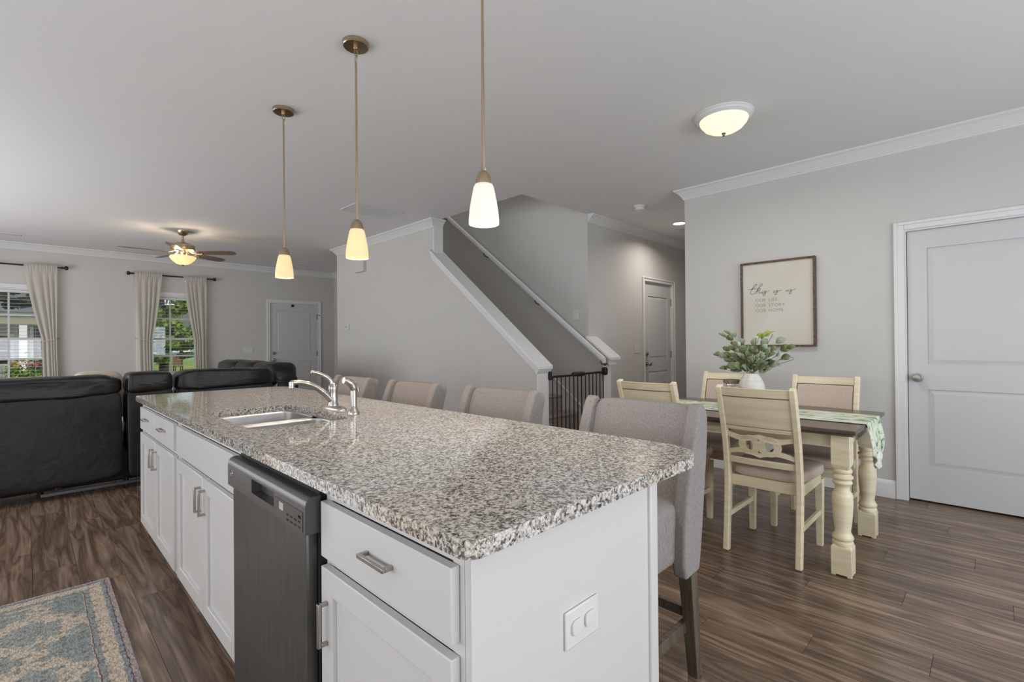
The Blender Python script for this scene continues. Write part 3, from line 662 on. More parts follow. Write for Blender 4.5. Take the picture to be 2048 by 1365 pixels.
for k in range(9): MB().box(.4608, .4615, 1.178 + .024 * (k % 4), 1.190 + .024 * (k % 4), .776 + .013 * (k // 4), .780 + .013 * (k // 4)).build('button', dark, pn)
MB().box(.4608, .4615, 1.174, 1.186, .799, .806).build('button', dark, pn)
c = MB(); c.tube([(.4625, 1.728 + .008 * math.cos(a), .808 + .011 * math.sin(a)) for a in [math.radians(x) for x in range(-80, 200, 20)]], .0008, 5); c.build('badge', chrome, dw)
MB().box(.60, .61, 1.158, 1.762, 0, .104).build('kick_plate', dark, dw)
# outlet on the end panel
ol = thing('power_outlet', 'white horizontal double outlet on the end panel of the island', 'outlet', (.812, .61, .64))
MB().box(.752, .864, .604, .6099, .602, .678).build('cover_plate', plast, ol, bevel=.003)
for x in (.786, .830):
    c = MB(); c.prism(rounded(x - .017, x + .017, .626, .656, (.010,) * 4, 4), 'y', .599, .604); f_ = c.build('socket', plast, ol, bevel=.001)
    for dx in (-.006, .006): MB().box(x + dx - .001, x + dx + .001, .5985, .599, .638, .648).build('slot', trimm, f_)

# ------------------------------------------------------------------ bar stools (local: faces -x, origin on the floor under the back)
def make_stool(label, loc, rz):
    r = thing('bar_stool', label, 'bar stool', loc, rz, 'grey wing back counter stools along the island')
    c = MB(); c.pillow(-.40, .07, -.218, .218, .430, .652, .22, 36, 18); c.build('seat', fabric, r, world=False)
    def lean(z): return .02 + .145 * max(0, (z - .52)) / .46
    def wb(p):
        p.x += lean(p.z) - .02 + (.02 * math.cos(p.y / .2 * 1.3)); return p
    c = MB(); c.pillow(-.030, .03, -.212, .212, .56, .978, .20, 28, 20, warp=wb); c.build('back_cushion', fabric, r, world=False)
    def ob(p): p.x += lean(p.z) - .02; return p
    c = MB(); c.pillow(.015, .062, -.245, .245, .42, .974, .16, 28, 20, warp=ob); c.build('back_shell', fabric, r, world=False)
    for s_ in (-1, 1):
        # side wing: rounded profile in x-z, thick in y
        prof = [(-.022, .395), (-.036, .45), (-.032, .55), (-.014, .66), (.014, .76), (.054, .87), (.084, .945), (.100, .975), (.115, .988), (.136, .985), (.152, .965), (.162, .925), (.162, .88), (.150, .78), (.130, .66), (.112, .54), (.095, .45), (.082, .40)]
        c = MB(); y0, y1 = (s_ * .205, s_ * .255); c.prism(prof, 'y', min(y0, y1), max(y0, y1)); c.build('wing', fabric, r, bevel=.018, seg=4, world=False)
    def leg(x0, y0, x1, y1, zt, w0=.023, w1=.017):
        c = MB(); vs = []
        for (x, y, z, w_) in ((x1, y1, 0, w1), (x0, y0, zt, w0)): vs += [(x - w_, y - w_, z), (x + w_, y - w_, z), (x + w_, y + w_, z), (x - w_, y + w_, z)]
        c.add(vs, [(3, 2, 1, 0), (4, 5, 6, 7), (0, 1, 5, 4), (1, 2, 6, 5), (2, 3, 7, 6), (3, 0, 4, 7)]); c.build('leg', legwood, r, bevel=.003, world=False)
    for s_ in (-1, 1): leg(.045, s_ * .222, .105, s_ * .222, .47, .026, .019); leg(-.35, s_ * .17, -.37, s_ * .18, .50)
    for s_ in (-1, 1): MB().box(-.355, .075, s_ * .20 - .011, s_ * .20 + .011, .165, .205).build('stretcher', legwood, r, bevel=.002, world=False)
    MB().box(-.372, -.350, -.165, .165, .20, .24).build('footrest', legwood, r, bevel=.002, world=False)
    MB().box(.070, .090, -.205, .205, .215, .25).build('stretcher', legwood, r, bevel=.002, world=False)
    return r
stl = make_stool('grey upholstered bar stool nearest the viewer, at the near corner of the island', (1.615, 1.005, 0), 0)
dup(stl, (1.60, 1.797, 0), math.radians(2), 'grey upholstered bar stool in front of the stair post, second along the island')
dup(stl, (1.565, 2.535, 0), math.radians(1), 'grey upholstered bar stool third along the island, seen past the sprayer')
dup(stl, (1.55, 3.285, 0), math.radians(0), 'grey upholstered bar stool farthest away, behind the kitchen faucet')

# ------------------------------------------------------------------ dining set
def post_poly(path, w_):
    P = [Vector(p) for p in catmull(path, 5)]; a = []; b_ = []
    for i, p in enumerate(P):
        t = (P[min(i + 1, len(P) - 1)] - P[max(i - 1, 0)]).normalized(); nn = Vector((-t.y, t.x)); a.append(p + nn * w_ / 2); b_.append(p - nn * w_ / 2)
    return [tuple(v) for v in a + b_[::-1]]
def backx(z): # centre line of the back posts
    P = [(.0, .0), (.15, .016), (.30, .028), (.42, .031), (.52, .024), (.66, .002), (.82, -.043), (.965, -.090), (1.1, -.135)]
    for (a, xa), (b_, xb) in zip(P, P[1:]):
        if z <= b_: return xa + (xb - xa) * (z - a) / (b_ - a)
    return -.135
def make_chair(label, loc, rz):
    r = thing('dining_chair', label, 'dining chair', loc, rz, 'cream dining chairs around the table')
    path = [(-.0, 0), (.016, .15), (.028, .30), (.031, .42), (.024, .52), (.002, .66), (-.043, .82), (-.090, .965)]
    for s_ in (-1, 1):
        y = s_ * .188
        c = MB(); c.prism(post_poly(path, .042), 'y', y - .016, y + .016); c.build('back_post', cream, r, bevel=.006, seg=3, world=False)
        c = MB(); x0 = .435; vs = []
        for z, w_ in ((0, .0165), (.40, .022)): vs += [(x0 - w_, y - w_, z), (x0 + w_, y - w_, z), (x0 + w_, y + w_, z), (x0 - w_, y + w_, z)]
        c.add(vs, [(3, 2, 1, 0), (4, 5, 6, 7), (0, 1, 5, 4), (1, 2, 6, 5), (2, 3, 7, 6), (3, 0, 4, 7)]); c.build('leg', cream, r, bevel=.003, world=False)
        MB().box(.03, .42, y - .009, y + .009, .185, .215).build('stretcher', cream, r, bevel=.002, world=False)
    c = MB(); c.box(.045, .07, -.172, .172, .375, .435); c.box(.425, .45, -.166, .166, .375, .435)
    for s_ in (-1, 1): c.box(.07, .425, s_ * .188 - .011, s_ * .188 + .011, .375, .435)
    c.build('seat_frame', creamh, r, bevel=.003, world=False)
    def sw(p):
        k = (p.x - .05) / .42; p.y *= .93 + .14 * k; return p
    c = MB(); c.pillow(.052, .490, -.213, .213, .425, .502, .42, 40, 16, warp=sw); c.build('seat_cushion', seatfab, r, world=False)
    def bow(y): return -.016 * (1 - (y / .175) ** 2)
    def curved(z0, z1, t, name, mt, off=0., ymax=.174, arch=0., bev=.003):
        c = MB(); nn = 14; vs = []
        for i in range(nn + 1):
            y = -ymax + 2 * ymax * i / nn; ar = arch * (1 - (y / ymax) ** 2)
            for z, dx in ((z0, -t / 2), (z0, t / 2), (z1 + ar, t / 2), (z1 + ar, -t / 2)): vs.append((backx(z) + bow(y) + dx + off, y, z))
        fs = [(i * 4 + j, i * 4 + (j + 1) % 4, (i + 1) * 4 + (j + 1) % 4, (i + 1) * 4 + j) for i in range(nn) for j in range(4)] + [(0, 1, 2, 3), (nn * 4 + 3, nn * 4 + 2, nn * 4 + 1, nn * 4)]
        c.add(vs, fs); return c.build(name, mt, r, bevel=bev, world=False)
    curved(.908, .957, .026, 'top_rail', creamh)
    curved(.735, .908, .012, 'back_panel', creamh, -.004)
    curved(.9045, .9085, .0272, 'glaze_line', glaze, 0, bev=0); curved(.7365, .739, .0252, 'glaze_line', glaze, 0, bev=0)
    curved(.745, .903, .018, 'back_pad', seatfab, .012, .168, bev=.007)
    curved(.712, .737, .024, 'middle_rail', creamh)
    curved(.515, .552, .020, 'lower_rail', creamh)
    # linked rings splat: ribbons that weave around two rings
    c = MB()
    def rib(zfn, y0, y1, w_=.026, nn=30):
        vs = []
        for i in range(nn + 1):
            y = y0 + (y1 - y0) * i / nn; z = zfn(y)
            for dz, dx in ((-w_ / 2, -.009), (-w_ / 2, .009), (w_ / 2, .009), (w_ / 2, -.009)): vs.append((backx(z) + bow(y) + dx, y, z + dz))
        c.add(vs, [(i * 4 + j, i * 4 + (j + 1) % 4, (i + 1) * 4 + (j + 1) % 4, (i + 1) * 4 + j) for i in range(nn) for j in range(4)] + [(0, 1, 2, 3), (nn * 4 + 3, nn * 4 + 2, nn * 4 + 1, nn * 4)])
    rib(lambda y: .672 - .020 * math.cos(y / .174 * PI * 2) * 0 - .018 * abs(math.sin(y / .174 * PI)) + .012, -.174, .174)
    rib(lambda y: .588 + .018 * abs(math.sin(y / .174 * PI)) - .010, -.174, .174)
    for yc in (-.052, .052):
        ring = [(0, yc + .058 * math.cos(a), .632 + .056 * math.sin(a)) for a in [2 * PI * k / 28 for k in range(28)]]; vs = []
        for (x, y, z) in ring:
            for q, dx in ((1, -.010), (1, .010), (.40, .010), (.40, -.010)):
                yy = yc + (y - yc) * q; zz = .632 + (z - .632) * (q if q == 1 else .55); vs.append((backx(zz) + bow(yy) + dx, yy, zz))
        c.add(vs, [(i * 4 + j, i * 4 + (j + 1) % 4, ((i + 1) % 28) * 4 + (j + 1) % 4, ((i + 1) % 28) * 4 + j) for i in range(28) for j in range(4)])
    c.build('ring_splat', creamh, r, world=False)
    return r
ch = make_chair('cream dining chair nearest the viewer, its wooden back turned to us', (2.888, .928, 0), 0)
dup(ch, (2.885, 1.582, 0), 0, 'cream dining chair half hidden behind the nearest bar stool')
dup(ch, (3.905, .845, 0), PI, 'cream dining chair by the wall with upholstered back facing us, near the pantry door')
dup(ch, (3.915, 1.51, 0), PI, 'cream dining chair by the wall behind the vase, nearer the hallway')
# table
tb = thing('dining_table', 'dining table with dark stained top and turned cream legs', 'table', (3.34, 1.13, 0))
TX0, TX1, TY0, TY1, TZ = 2.903, 3.805, .487, 1.775, .7625
MB().box(TX0, TX1, TY0, TY1, TZ - .020, TZ).build('tabletop', walnut, tb, bevel=.003)
MB().box(TX0 + .012, TX1 - .012, TY0 + .012, TY1 - .012, TZ - .034, TZ - .021).build('top_moulding', walnut, tb, bevel=.005)
c = MB()
for x0, x1, y0, y1 in ((TX0 + .085, TX0 + .107, TY0 + .12, TY1 - .12), (TX1 - .107, TX1 - .085, TY0 + .12, TY1 - .12), (TX0 + .15, TX1 - .15, TY0 + .055, TY0 + .075), (TX0 + .15, TX1 - .15, TY1 - .075, TY1 - .055)): c.box(x0, x1, y0, y1, .662, TZ - .035)
c.build('apron', creamh, tb, bevel=.002)
dr = MB().box(TX0 + .080, TX0 + .086, .93, 1.33, .672, .722).build('drawer', creamh, tb, bevel=.002)
MB().lathe([(.008, 0), (.006, -.010), (.013, -.016), (.013, -.022), (0, -.025)], (TX0 + .080, 1.13, .697), 14, 'x').build('knob', blackm, dr)
LP = [(.0, .55), (.040, .55), (.046, .543), (.046, .530), (.038, .524), (.038, .519), (.050, .511), (.050, .500), (.042, .492), (.038, .489), (.046, .482), (.047, .474), (.036, .462), (.033, .450), (.036, .435), (.046, .420), (.0485, .400), (.049, .365), (.046, .31), (.040, .255), (.036, .225), (.040, .212), (.049, .198), (.050, .188), (.046, .180), (.041, .177), (.049, .170), (.050, .160), (.049, .152), (0, .152)]
for x, y in ((3.003, .565), (3.705, .565), (3.003, TY1 - .078), (3.705, TY1 - .078)):
    h_ = .048; c = MB(); c.box(x - h_, x + h_, y - .042, y + .042, .57, TZ - .035)
    c.add([(x - h_, y - .042, .57), (x + h_, y - .042, .57), (x + h_, y + .042, .57), (x - h_, y + .042, .57), (x - .036, y - .032, .548), (x + .036, y - .032, .548), (x + .036, y + .032, .548), (x - .036, y + .032, .548)], [(0, 1, 2, 3), (7, 6, 5, 4), (0, 4, 5, 1), (1, 5, 6, 2), (2, 6, 7, 3), (3, 7, 4, 0)])
    c.lathe([(r_ * .97, z) for r_, z in LP[1:-1]][::-1], (x, y, 0), 28)
    c.box(x - h_, x + h_, y - .046, y + .046, .006, .145); c.add([(x - h_, y - .046, .145), (x + h_, y - .046, .145), (x + h_, y + .046, .145), (x - h_, y + .046, .145), (x - .038, y - .036, .158), (x + .038, y - .036, .158), (x + .038, y + .036, .158), (x - .038, y + .036, .158)], [(3, 2, 1, 0), (4, 5, 6, 7), (0, 1, 5, 4), (1, 2, 6, 5), (2, 3, 7, 6), (3, 0, 4, 7)])
    for sx in (-1, 1):
        for sy in (-1, 1): c.box(x + sx * (h_ - .022), x + sx * h_, y + sy * .024, y + sy * .046, 0, .006)
    c.build('leg', cream, tb, bevel=.0025)
# runner
rn = noisy('printed_runner_cloth', (.62, .66, .52), (.70, .72, .62), .85, (3, 3, 3), 2); nt, b, L = nodes(rn)
mp = coords(nt, (1.0, .45, 1.0)); n_ = N(nt, 'TexNoise'); n_.inputs['Scale'].default_value = 16; n_.inputs['Detail'].default_value = 3; n_.inputs['Distortion'].default_value = 1.5; L.new(mp.outputs[0], n_.inputs['Vector'])
r_ = ramp(nt, [(.33, (.10, .19, .20)), (.39, (.22, .33, .29)), (.43, (.46, .54, .34)), (.48, (.62, .66, .50)), (.62, (.72, .74, .64))]); L.new(n_.outputs[0], r_.inputs[0]); L.new(r_.outputs[0], b.inputs['Base Color'])
RX0, RX1 = 3.165, 3.575
rl = thing('table_runner', 'green leaf print runner along the dining table, hanging over its end', 'table runner', (3.37, 1.13, TZ))
def rf(u, v):
    s_ = v * 1.55 - .18  # metres along; hangs at both ends
    x = RX0 + (RX1 - RX0) * u; Lt = TY1 - TY0 + .012
    if s_ < 0: d = -s_; f = .35 + .65 * min(1, 1); pinch = min(1, d / .2); x = (RX0 + RX1) / 2 + (x - (RX0 + RX1) / 2) * (1 - .30 * pinch); return (x, TY0 - .006 - .012 * math.sin(u * 14) * min(1, d * 9) - .015 * min(1, d * 8), TZ + .004 - d)
    if s_ > Lt: d = s_ - Lt; return (x, TY1 + .006 + .010 * math.sin(u * 13) * min(1, d * 8), TZ + .004 - d)
    return (x, TY0 - .006 + s_, TZ + .004)
MB().grid(rf, 30, 110).build('cloth', rn, rl, solid=.002)
fr_ = noisy('white_fringe', (.66, .68, .62), (.76, .77, .72), .9, (60, 60, 60), 2)
def tf(u, v):
    w_ = (RX1 - RX0) * .70 * (1 - v * .85); return (3.385 + w_ * (u - .5), TY0 - .02 - .012 * math.sin(u * 16 + v * 5), TZ - .175 + .012 * math.sin(u * 30) - .085 * v)
MB().grid(tf, 20, 8).build('fringe', fr_, rl, solid=.006)
# vase with eucalyptus
vs_ = thing('vase', 'round cream ceramic vase holding the greenery on the dining table', 'vase', (3.35, 1.125, TZ + .006))
MB().lathe([(0, 0), (.045, 0), (.055, .008), (.071, .05), (.081, .10), (.0815, .125), (.076, .165), (.062, .20), (.048, .222), (.044, .232), (.040, .236), (.036, .232), (.038, .222), (.058, .19), (.07, .15), (.07, .06), (0, .03)], (3.35, 1.125, TZ + .006), 48).build('body', ceramic, vs_, ang=80)
eu = thing('eucalyptus_bunch', 'leafy eucalyptus sprigs standing in the cream vase', 'plant', (3.35, 1.125, 1.0))
LV = [(-0.047, 0.157, 0.252, 'e'), (0.008, 0.147, 0.268, 'e'), (-0.023, 0.104, 0.261, 'b'), (0.019, 0.14, 0.235, 'b'), (0.023, 0.114, 0.193, 'b'), (-0.078, 0.094, 0.172, 's'), (-0.088, 0.026, 0.214, 's'), (0.061, 0.107, 0.194, 'g'), (-0.043, 0.142, 0.164, 's'), (-0.048, 0.131, 0.125, 'b'), (0.089, 0.254, 0.122, 'b'), (-0.005, 0.176, 0.119, 'b'), (0.061, 0.202, 0.101, 'b'), (-0.004, 0.13, 0.12, 's'), (0.025, 0.149, 0.083, 'B'), (-0.063, 0.082, 0.122, 's'), (0.024, 0.055, 0.157, 'B'), (0.066, 0.106, 0.154, 'B'), (0.004, 0.138, 0.037, 'b'), (0.043, 0.122, 0.019, 'b'), (0.031, 0.09, 0.025, 'b'), (-0.078, 0.058, 0.058, 'b'), (0.046, 0.084, 0.068, 'B'), (0.016, 0.062, 0.109, 'B'), (-0.036, 0.014, 0.126, 's'), (-0.084, -0.031, 0.098, 'B'), (0.066, 0.027, 0.049, 'B'), (-0.005, -0.022, 0.034, 'b'), (0.039, -0.012, 0.202, 'B'), (0.068, -0.039, 0.167, 'b'), (0.039, -0.065, 0.207, 'b'), (0.076, -0.03, 0.25, 's'), (-0.019, -0.083, 0.247, 's'), (0.054, -0.083, 0.262, 's'), (-0.01, -0.125, 0.257, 'b'), (0.078, -0.149, 0.212, 'B'), (0.068, -0.178, 0.165, 'B'), (-0.072, -0.155, 0.162, 'b'), (-0.066, -0.105, 0.183, 'g'), (-0.051, -0.057, 0.112, 's'), (0.084, -0.001, 0.135, 'b'), (-0.011, -0.071, 0.126, 'g'), (0.023, -0.09, 0.099, 'G'), (-0.036, -0.133, 0.124, 'b'), (0.001, -0.17, 0.127, 'g'), (-0.021, -0.179, 0.088, 'b'), (-0.027, -0.229, 0.1, 'b'), (0.015, -0.23, 0.177, 's'), (0.015, -0.128, 0.063, 'B'), (0.073, -0.074, 0.036, 'b'), (0.033, -0.049, 0.053, 'B'), (0.077, -0.123, 0.049, 'e'), (0.064, -0.046, 0.017, 'b'), (0.088, -0.009, 0.061, 'b'), (0.031, 0.038, 0.07, 'b'), (-0.061, 0.021, 0.043, 'b'), (0.065, 0.125, 0.082, 'B'), (0.084, -0.059, 0.14, 'b'), (0.073, 0.029, 0.139, 'b'), (0.012, 0.053, 0.085, 'B'), (0.038, -0.097, 0.073, 'b'), (-0.052, -0.037, 0.082, 'B'), (0.06, -0.013, 0.233, 'g')]
lmesh = {}
def leaf_obj(kind, mi):
    key = (kind, mi)
    if key not in lmesh:
        l_, w_ = {'e': (.060, .011), 's': (.050, .017), 'b': (.055, .022), 'B': (.062, .027), 'g': (.046, .019), 'G': (.070, .033)}[kind]
        pts = []; nn = 7; vs = []
        for i in range(nn + 1):
            t = i / nn; w2 = w_ * (math.sin(PI * min(1, t * .96 + .02)) ** .7); x = l_ * t; zc = .008 * math.sin(PI * t); vs += [(x, -w2, zc + .12 * w2), (x, 0, zc), (x, w2, zc + .12 * w2)]
        c = MB(); c.add(vs, [(i * 3 + j, i * 3 + j + 1, i * 3 + j + 4, i * 3 + j + 3) for i in range(nn) for j in (0, 1)])
        o = c.build('leaf', leafm[mi], solid=.0006); lmesh[key] = o.data; bpy.data.objects.remove(o)
    o = bpy.data.objects.new('leaf', lmesh[key]); COL.objects.link(o); o.parent = eu
    md = o.modifiers.new('solid', 'SOLIDIFY'); md.thickness = .0006
    return o
rnd = random.Random(11)
extra = [(rnd.gauss(0, .055), rnd.gauss(0, .085), rnd.uniform(.02, .17), rnd.choice('bBsb')) for _ in range(34)]
for i, (dx, dy, dz, k) in enumerate(LV + extra):
    mi = {'g': 2, 'G': 2}.get(k, rnd.choice([0, 0, 1, 1, 1, 0]))
    if i < len(LV) and dz > .24 and dy < 0: mi = 3
    if i < len(LV) and abs(dy - .06) < .03 and .08 < dz < .13: mi = 4
    if i == 45 or i == 36: mi = 0
    o = leaf_obj(k, mi); p = Vector((dx, dy, dz))
    outd = Vector((dx, dy, .25 * dz + .03)).normalized()
    face = (CC - (p + Vector((3.35, 1.125, 1.0)))).normalized() if rnd.random() < 0 else Vector((-.75 + rnd.uniform(-.6, .6), -.45 + rnd.uniform(-.6, .6), .55 + rnd.uniform(-.3, .5))).normalized()
    xax = outd.normalized(); zax = (face - xax * face.dot(xax)).normalized(); yax = zax.cross(xax)
    mt_ = Matrix((xax, yax, zax)).transposed().to_4x4(); l_ = .024; mt_.translation = p - xax * l_
    o.matrix_local = mt_
tips = [(0.0, .15, .26), (0, .25, .13), (0.02, .13, .05), (.03, .06, .17), (0, -.03, .24), (.04, -.12, .26), (.05, -.21, .18), (0, -.25, .10), (-.05, -.12, .08), (-.04, .05, .12), (.05, 0, .15)]
for t in tips:
    b0 = Vector((rnd.uniform(-.015, .015), rnd.uniform(-.02, .02), -.12)); e = Vector(t)
    c = MB(); c.tube(catmull([b0, Vector((b0.x * 1.3, b0.y * 1.3, .0)), b0 * .4 + e * .5 + Vector((0, 0, .05)), e], 5), .0016, 6); c.build('stem', stemm, eu, world=False)
# jar and shakers
TT = TZ + .006
j = thing('storage_jar', 'glass jar with a wooden lid between the shakers and the vase', 'jar', (3.40, 1.27, TT))
MB().lathe([(0, 0), (.045, 0), (.050, .006), (.050, .13), (.044, .15), (.044, .165)], (3.40, 1.27, TT), 28).build('body', jarglass, j)
MB().lathe([(0, 0), (.040, 0), (.042, .02), (.042, .085), (0, .09)], (3.40, 1.27, TT + .004), 24).build('contents', mat('brown_contents', (.16, .10, .06), .8), j)
MB().lathe([(0, .160), (.050, .160), (.053, .166), (.053, .182), (.049, .187), (0, .187)], (3.40, 1.27, TT), 28).build('lid', noisy('lid_wood', (.20, .14, .09), (.34, .26, .18), .6, (20, 20, 3), 2), j)
for nm, x, y, cm, lab in (('pepper_shaker', 3.27, 1.24, mat('black_glass', (.015, .015, .015), .1), 'small shaker with a dark body in front of the jar'), ('salt_shaker', 3.255, 1.188, mat('salt_white', (.72, .75, .74), .15), 'small shaker with a pale body beside the vase')):
    s_ = thing(nm, lab, 'shaker', (x, y, TT))
    MB().lathe([(0, 0), (.024, 0), (.027, .01), (.025, .05), (.019, .09), (.017, .115), (0, .115)], (x, y, TT), 20).build('body', cm, s_)
    MB().lathe([(.018, .115), (.020, .118), (.020, .138), (.014, .152), (0, .156)], (x, y, TT), 20).build('cap', chrome, s_)

# ------------------------------------------------------------------ picture
pc = thing('framed_print', 'wood framed cream print with handwritten words on the dining wall', 'picture', (4.70, 1.35, 1.55))
fy0, fy1, fz0, fz1 = 1.052, 1.652, 1.165, 1.930; ft = .017; fx0, fx1 = 4.657, 4.699
for a in ((fy0, fy1, fz1 - ft, fz1), (fy0, fy1, fz0, fz0 + ft), (fy0, fy0 + ft, fz0 + ft, fz1 - ft), (fy1 - ft, fy1, fz0 + ft, fz1 - ft)): MB().box(fx0, fx1, *a).build('frame_side', framewood, pc, bevel=.002)
MB().box(4.675, 4.69, fy0 + ft, fy1 - ft, fz0 + ft, fz1 - ft).build('print', paper, pc)
ST = [[(1.5903, 1.6852), (1.571, 1.6873), (1.5467, 1.6897), (1.5123, 1.6897), (1.4884, 1.6877), (1.4783, 1.685)], [(1.5641, 1.6757), (1.5466, 1.6926), (1.5223, 1.7161), (1.5136, 1.7281), (1.5187, 1.7323), (1.5325, 1.7244), (1.55, 1.7003), (1.5642, 1.672), (1.5696, 1.654), (1.5645, 1.6437), (1.5471, 1.6431), (1.5263, 1.658), (1.5089, 1.6821), (1.4849, 1.7019), (1.4695, 1.7223), (1.4694, 1.7296), (1.4778, 1.7303), (1.4916, 1.7134), (1.509, 1.6748), (1.5178, 1.65), (1.523, 1.6431)], [(1.5178, 1.65), (1.509, 1.6675), (1.4953, 1.6773), (1.4902, 1.6751), (1.4972, 1.6557), (1.4956, 1.6464), (1.4888, 1.6495), (1.4751, 1.6593)], [(1.47, 1.6644), (1.4735, 1.6501), (1.4702, 1.6426), (1.4634, 1.6493), (1.4515, 1.661)], [(1.4515, 1.661), (1.4448, 1.6641), (1.4381, 1.6618), (1.4483, 1.6518), (1.445, 1.6407), (1.4485, 1.6301), (1.457, 1.6217), (1.4636, 1.6258), (1.4619, 1.6347), (1.4483, 1.6445), (1.4315, 1.6558), (1.4132, 1.6633)], [(1.372, 1.6635), (1.3761, 1.6496), (1.3739, 1.6423), (1.3656, 1.6487), (1.3541, 1.6603)], [(1.3541, 1.6603), (1.3476, 1.6622), (1.3428, 1.6593), (1.351, 1.6511), (1.3478, 1.6402), (1.3512, 1.6298), (1.3594, 1.624), (1.3658, 1.6274), (1.3641, 1.6344), (1.3527, 1.6441), (1.3331, 1.6568), (1.3122, 1.661)], [(1.2756, 1.6591), (1.2772, 1.6522), (1.2725, 1.6483), (1.2645, 1.6546), (1.2598, 1.6612), (1.2614, 1.6526), (1.2567, 1.6505), (1.2488, 1.6568)], [(1.244, 1.6617), (1.2378, 1.6629), (1.2347, 1.6598), (1.241, 1.6527), (1.2364, 1.6419), (1.2381, 1.6298), (1.246, 1.6217), (1.2532, 1.6257), (1.2521, 1.6344), (1.2411, 1.6457), (1.2191, 1.6561), (1.2005, 1.6625)]]
c = MB()
for s_ in ST: c.tube([(4.6745, p.x, p.y) for p in catmull(s_, 5)], .0017, 5)
c.build('script_lettering', ink, pc, kind='stuff')
def text(body, size, loc, rot, mt_, parent, name='lettering', track=1.1):
    cu = bpy.data.curves.new(name, 'FONT'); cu.body = body; cu.size = size; cu.extrude = .0002; cu.space_character = track; cu.space_word = 1.3
    o = bpy.data.objects.new(name, cu); COL.objects.link(o); o.parent = parent; o.location = Vector(loc) - Vector(parent.location); o.rotation_euler = rot; cu.materials.append(mt_)
    bpy.context.view_layer.update(); me = bpy.data.meshes.new_from_object(o.evaluated_get(bpy.context.evaluated_depsgraph_get())); mo = bpy.data.objects.new(name, me); COL.objects.link(mo); mo.parent = parent; mo.location = o.location; mo.rotation_euler = rot; mo['kind'] = 'stuff'; bpy.data.objects.remove(o); return mo
for s_, z in (('OUR LIFE', 1.570), ('OUR STORY', 1.5225), ('OUR HOME', 1.477)): text(s_, .040, (4.6744, 1.529, z), (PI / 2, 0, -PI / 2), inkg, pc, track=1.12)

# ------------------------------------------------------------------ wall plates and small devices
def plate(name, label, cat, x, y, z, w_, h_, axis, rock=1):
    r = thing(name, label, cat, (x, y, z))
    if axis == 'y': MB().box(x - w_ / 2, x + w_ / 2, y - .006, y - .0002, z - h_ / 2, z + h_ / 2).build('cover_plate', plast, r, bevel=.002)
    else: MB().box(x - .006, x - .0002, y - w_ / 2, y + w_ / 2, z - h_ / 2, z + h_ / 2).build('cover_plate', plast, r, bevel=.002)
    for k in range(rock):
        o_ = (k - (rock - 1) / 2) * .046
        if axis == 'y': MB().box(x + o_ - .015, x + o_ + .015, y - .009, y - .006, z - .03, z + .03).build('rocker', plast, r, bevel=.001)
        else: MB().box(x - .009, x - .006, y + o_ - .015, y + o_ + .015, z - .03, z + .03).build('rocker', plast, r, bevel=.001)
plate('light_switch', 'white triple light switch on the wall beside the front door', 'switch', 3.0, YF, 1.115, .165, .115, 'y', 3)
plate('light_switch', 'white light switch on the hallway wall left of the hall door', 'switch', 5.79, YH, 1.13, .115, .125, 'y', 2)
plate('light_switch', 'white light switch inside the stairwell above the handrail', 'switch', XW, 3.579, 1.55, .085, .125, 'x', 1)
th = thing('thermostat', 'small white thermostat on the wall under the stairs', 'thermostat', (XS, 7.10, 1.48))
MB().box(XS - .022, XS - .0002, 7.045, 7.165, 1.435, 1.525).build('housing', plast, th, bevel=.004)
MB().box(XS - .0235, XS - .022, 7.085, 7.145, 1.465, 1.51).build('display', lcd, th)
db = MB().box(XS - .05, XS - .0002, 6.52, 6.78, 2.285, 2.445).build('door_chime', wallm, bevel=.006); tag(db, 'beige door chime box high on the stair wall below the crown moulding', 'door chime')

# ------------------------------------------------------------------ ceiling fixtures
def pendant(x, y, label, sm, power, col):
    r = thing('pendant_light', label, 'pendant light', (x, y, CH), group='three pendants over the island')
    MB().lathe([(.0, 0), (.064, 0), (.064, -.018), (.060, -.022), (.012, -.024), (.012, -.036), (0, -.038)], (x, y, CH), 36).build('canopy', brass, r)
    for z, a in ((CH - .052, 0), (CH - .080, 1)):
        pts = [((x + (.009 * math.cos(t) if a == 0 else 0)), (y + (.009 * math.cos(t) if a else 0)), z + .019 * math.sin(t)) for t in [2 * PI * k / 16 for k in range(16)]]
        MB().tube(pts, .0022, 8, closed=True).build('chain_link', brass, r)
    MB().tube([(x, y, CH - .100), (x, y, 1.835)], .0052, 12).build('stem', brass, r)
    MB().lathe([(.008, .012), (.008, 0), (.018, -.006), (.027, -.022), (.033, -.044), (.034, -.050), (.0, -.050)], (x, y, 1.845), 28).build('socket_cup', brass, r)
    MB().lathe([(.0, .1), (.030, .1), (.037, .085), (.046, .04), (.0525, 0), (.0555, -.035), (.0555, -.050), (.0535, -.050), (.0535, -.035), (.0505, 0), (.044, .04), (.035, .083), (.0, .096)], (x, y, 1.700), 40).build('shade', sm, r, ang=80)
    bulb('pendant_bulb', (x, y, 1.70), power * (.03 if sm is shadew else .05), col, .022); area('pendant_downlight', (x, y, 1.656), (0, 0, 0), (.08, .08), power * 1.0, col, 170, 'DISK')
pendant(1.182, 1.315, 'nickel pendant light nearest the viewer, with a white glowing shade', shadew, 3.2, (1, .92, .80))
pendant(1.182, 2.272, 'nickel pendant light in the middle, with a warm glowing shade', shadem, 2.6, WARM)
pendant(1.182, 3.245, 'nickel pendant light farthest away, with a warm glowing shade', shadem, 2.6, WARM)
area('ceiling_light_downlight', (3.32, 1.275, CH - .16), (0, 0, 0), (.26, .26), 9, (1, .94, .86), 175, 'DISK')
dl = thing('ceiling_light', 'round flush ceiling light with frosted dome over the dining table', 'ceiling light', (3.32, 1.275, CH))
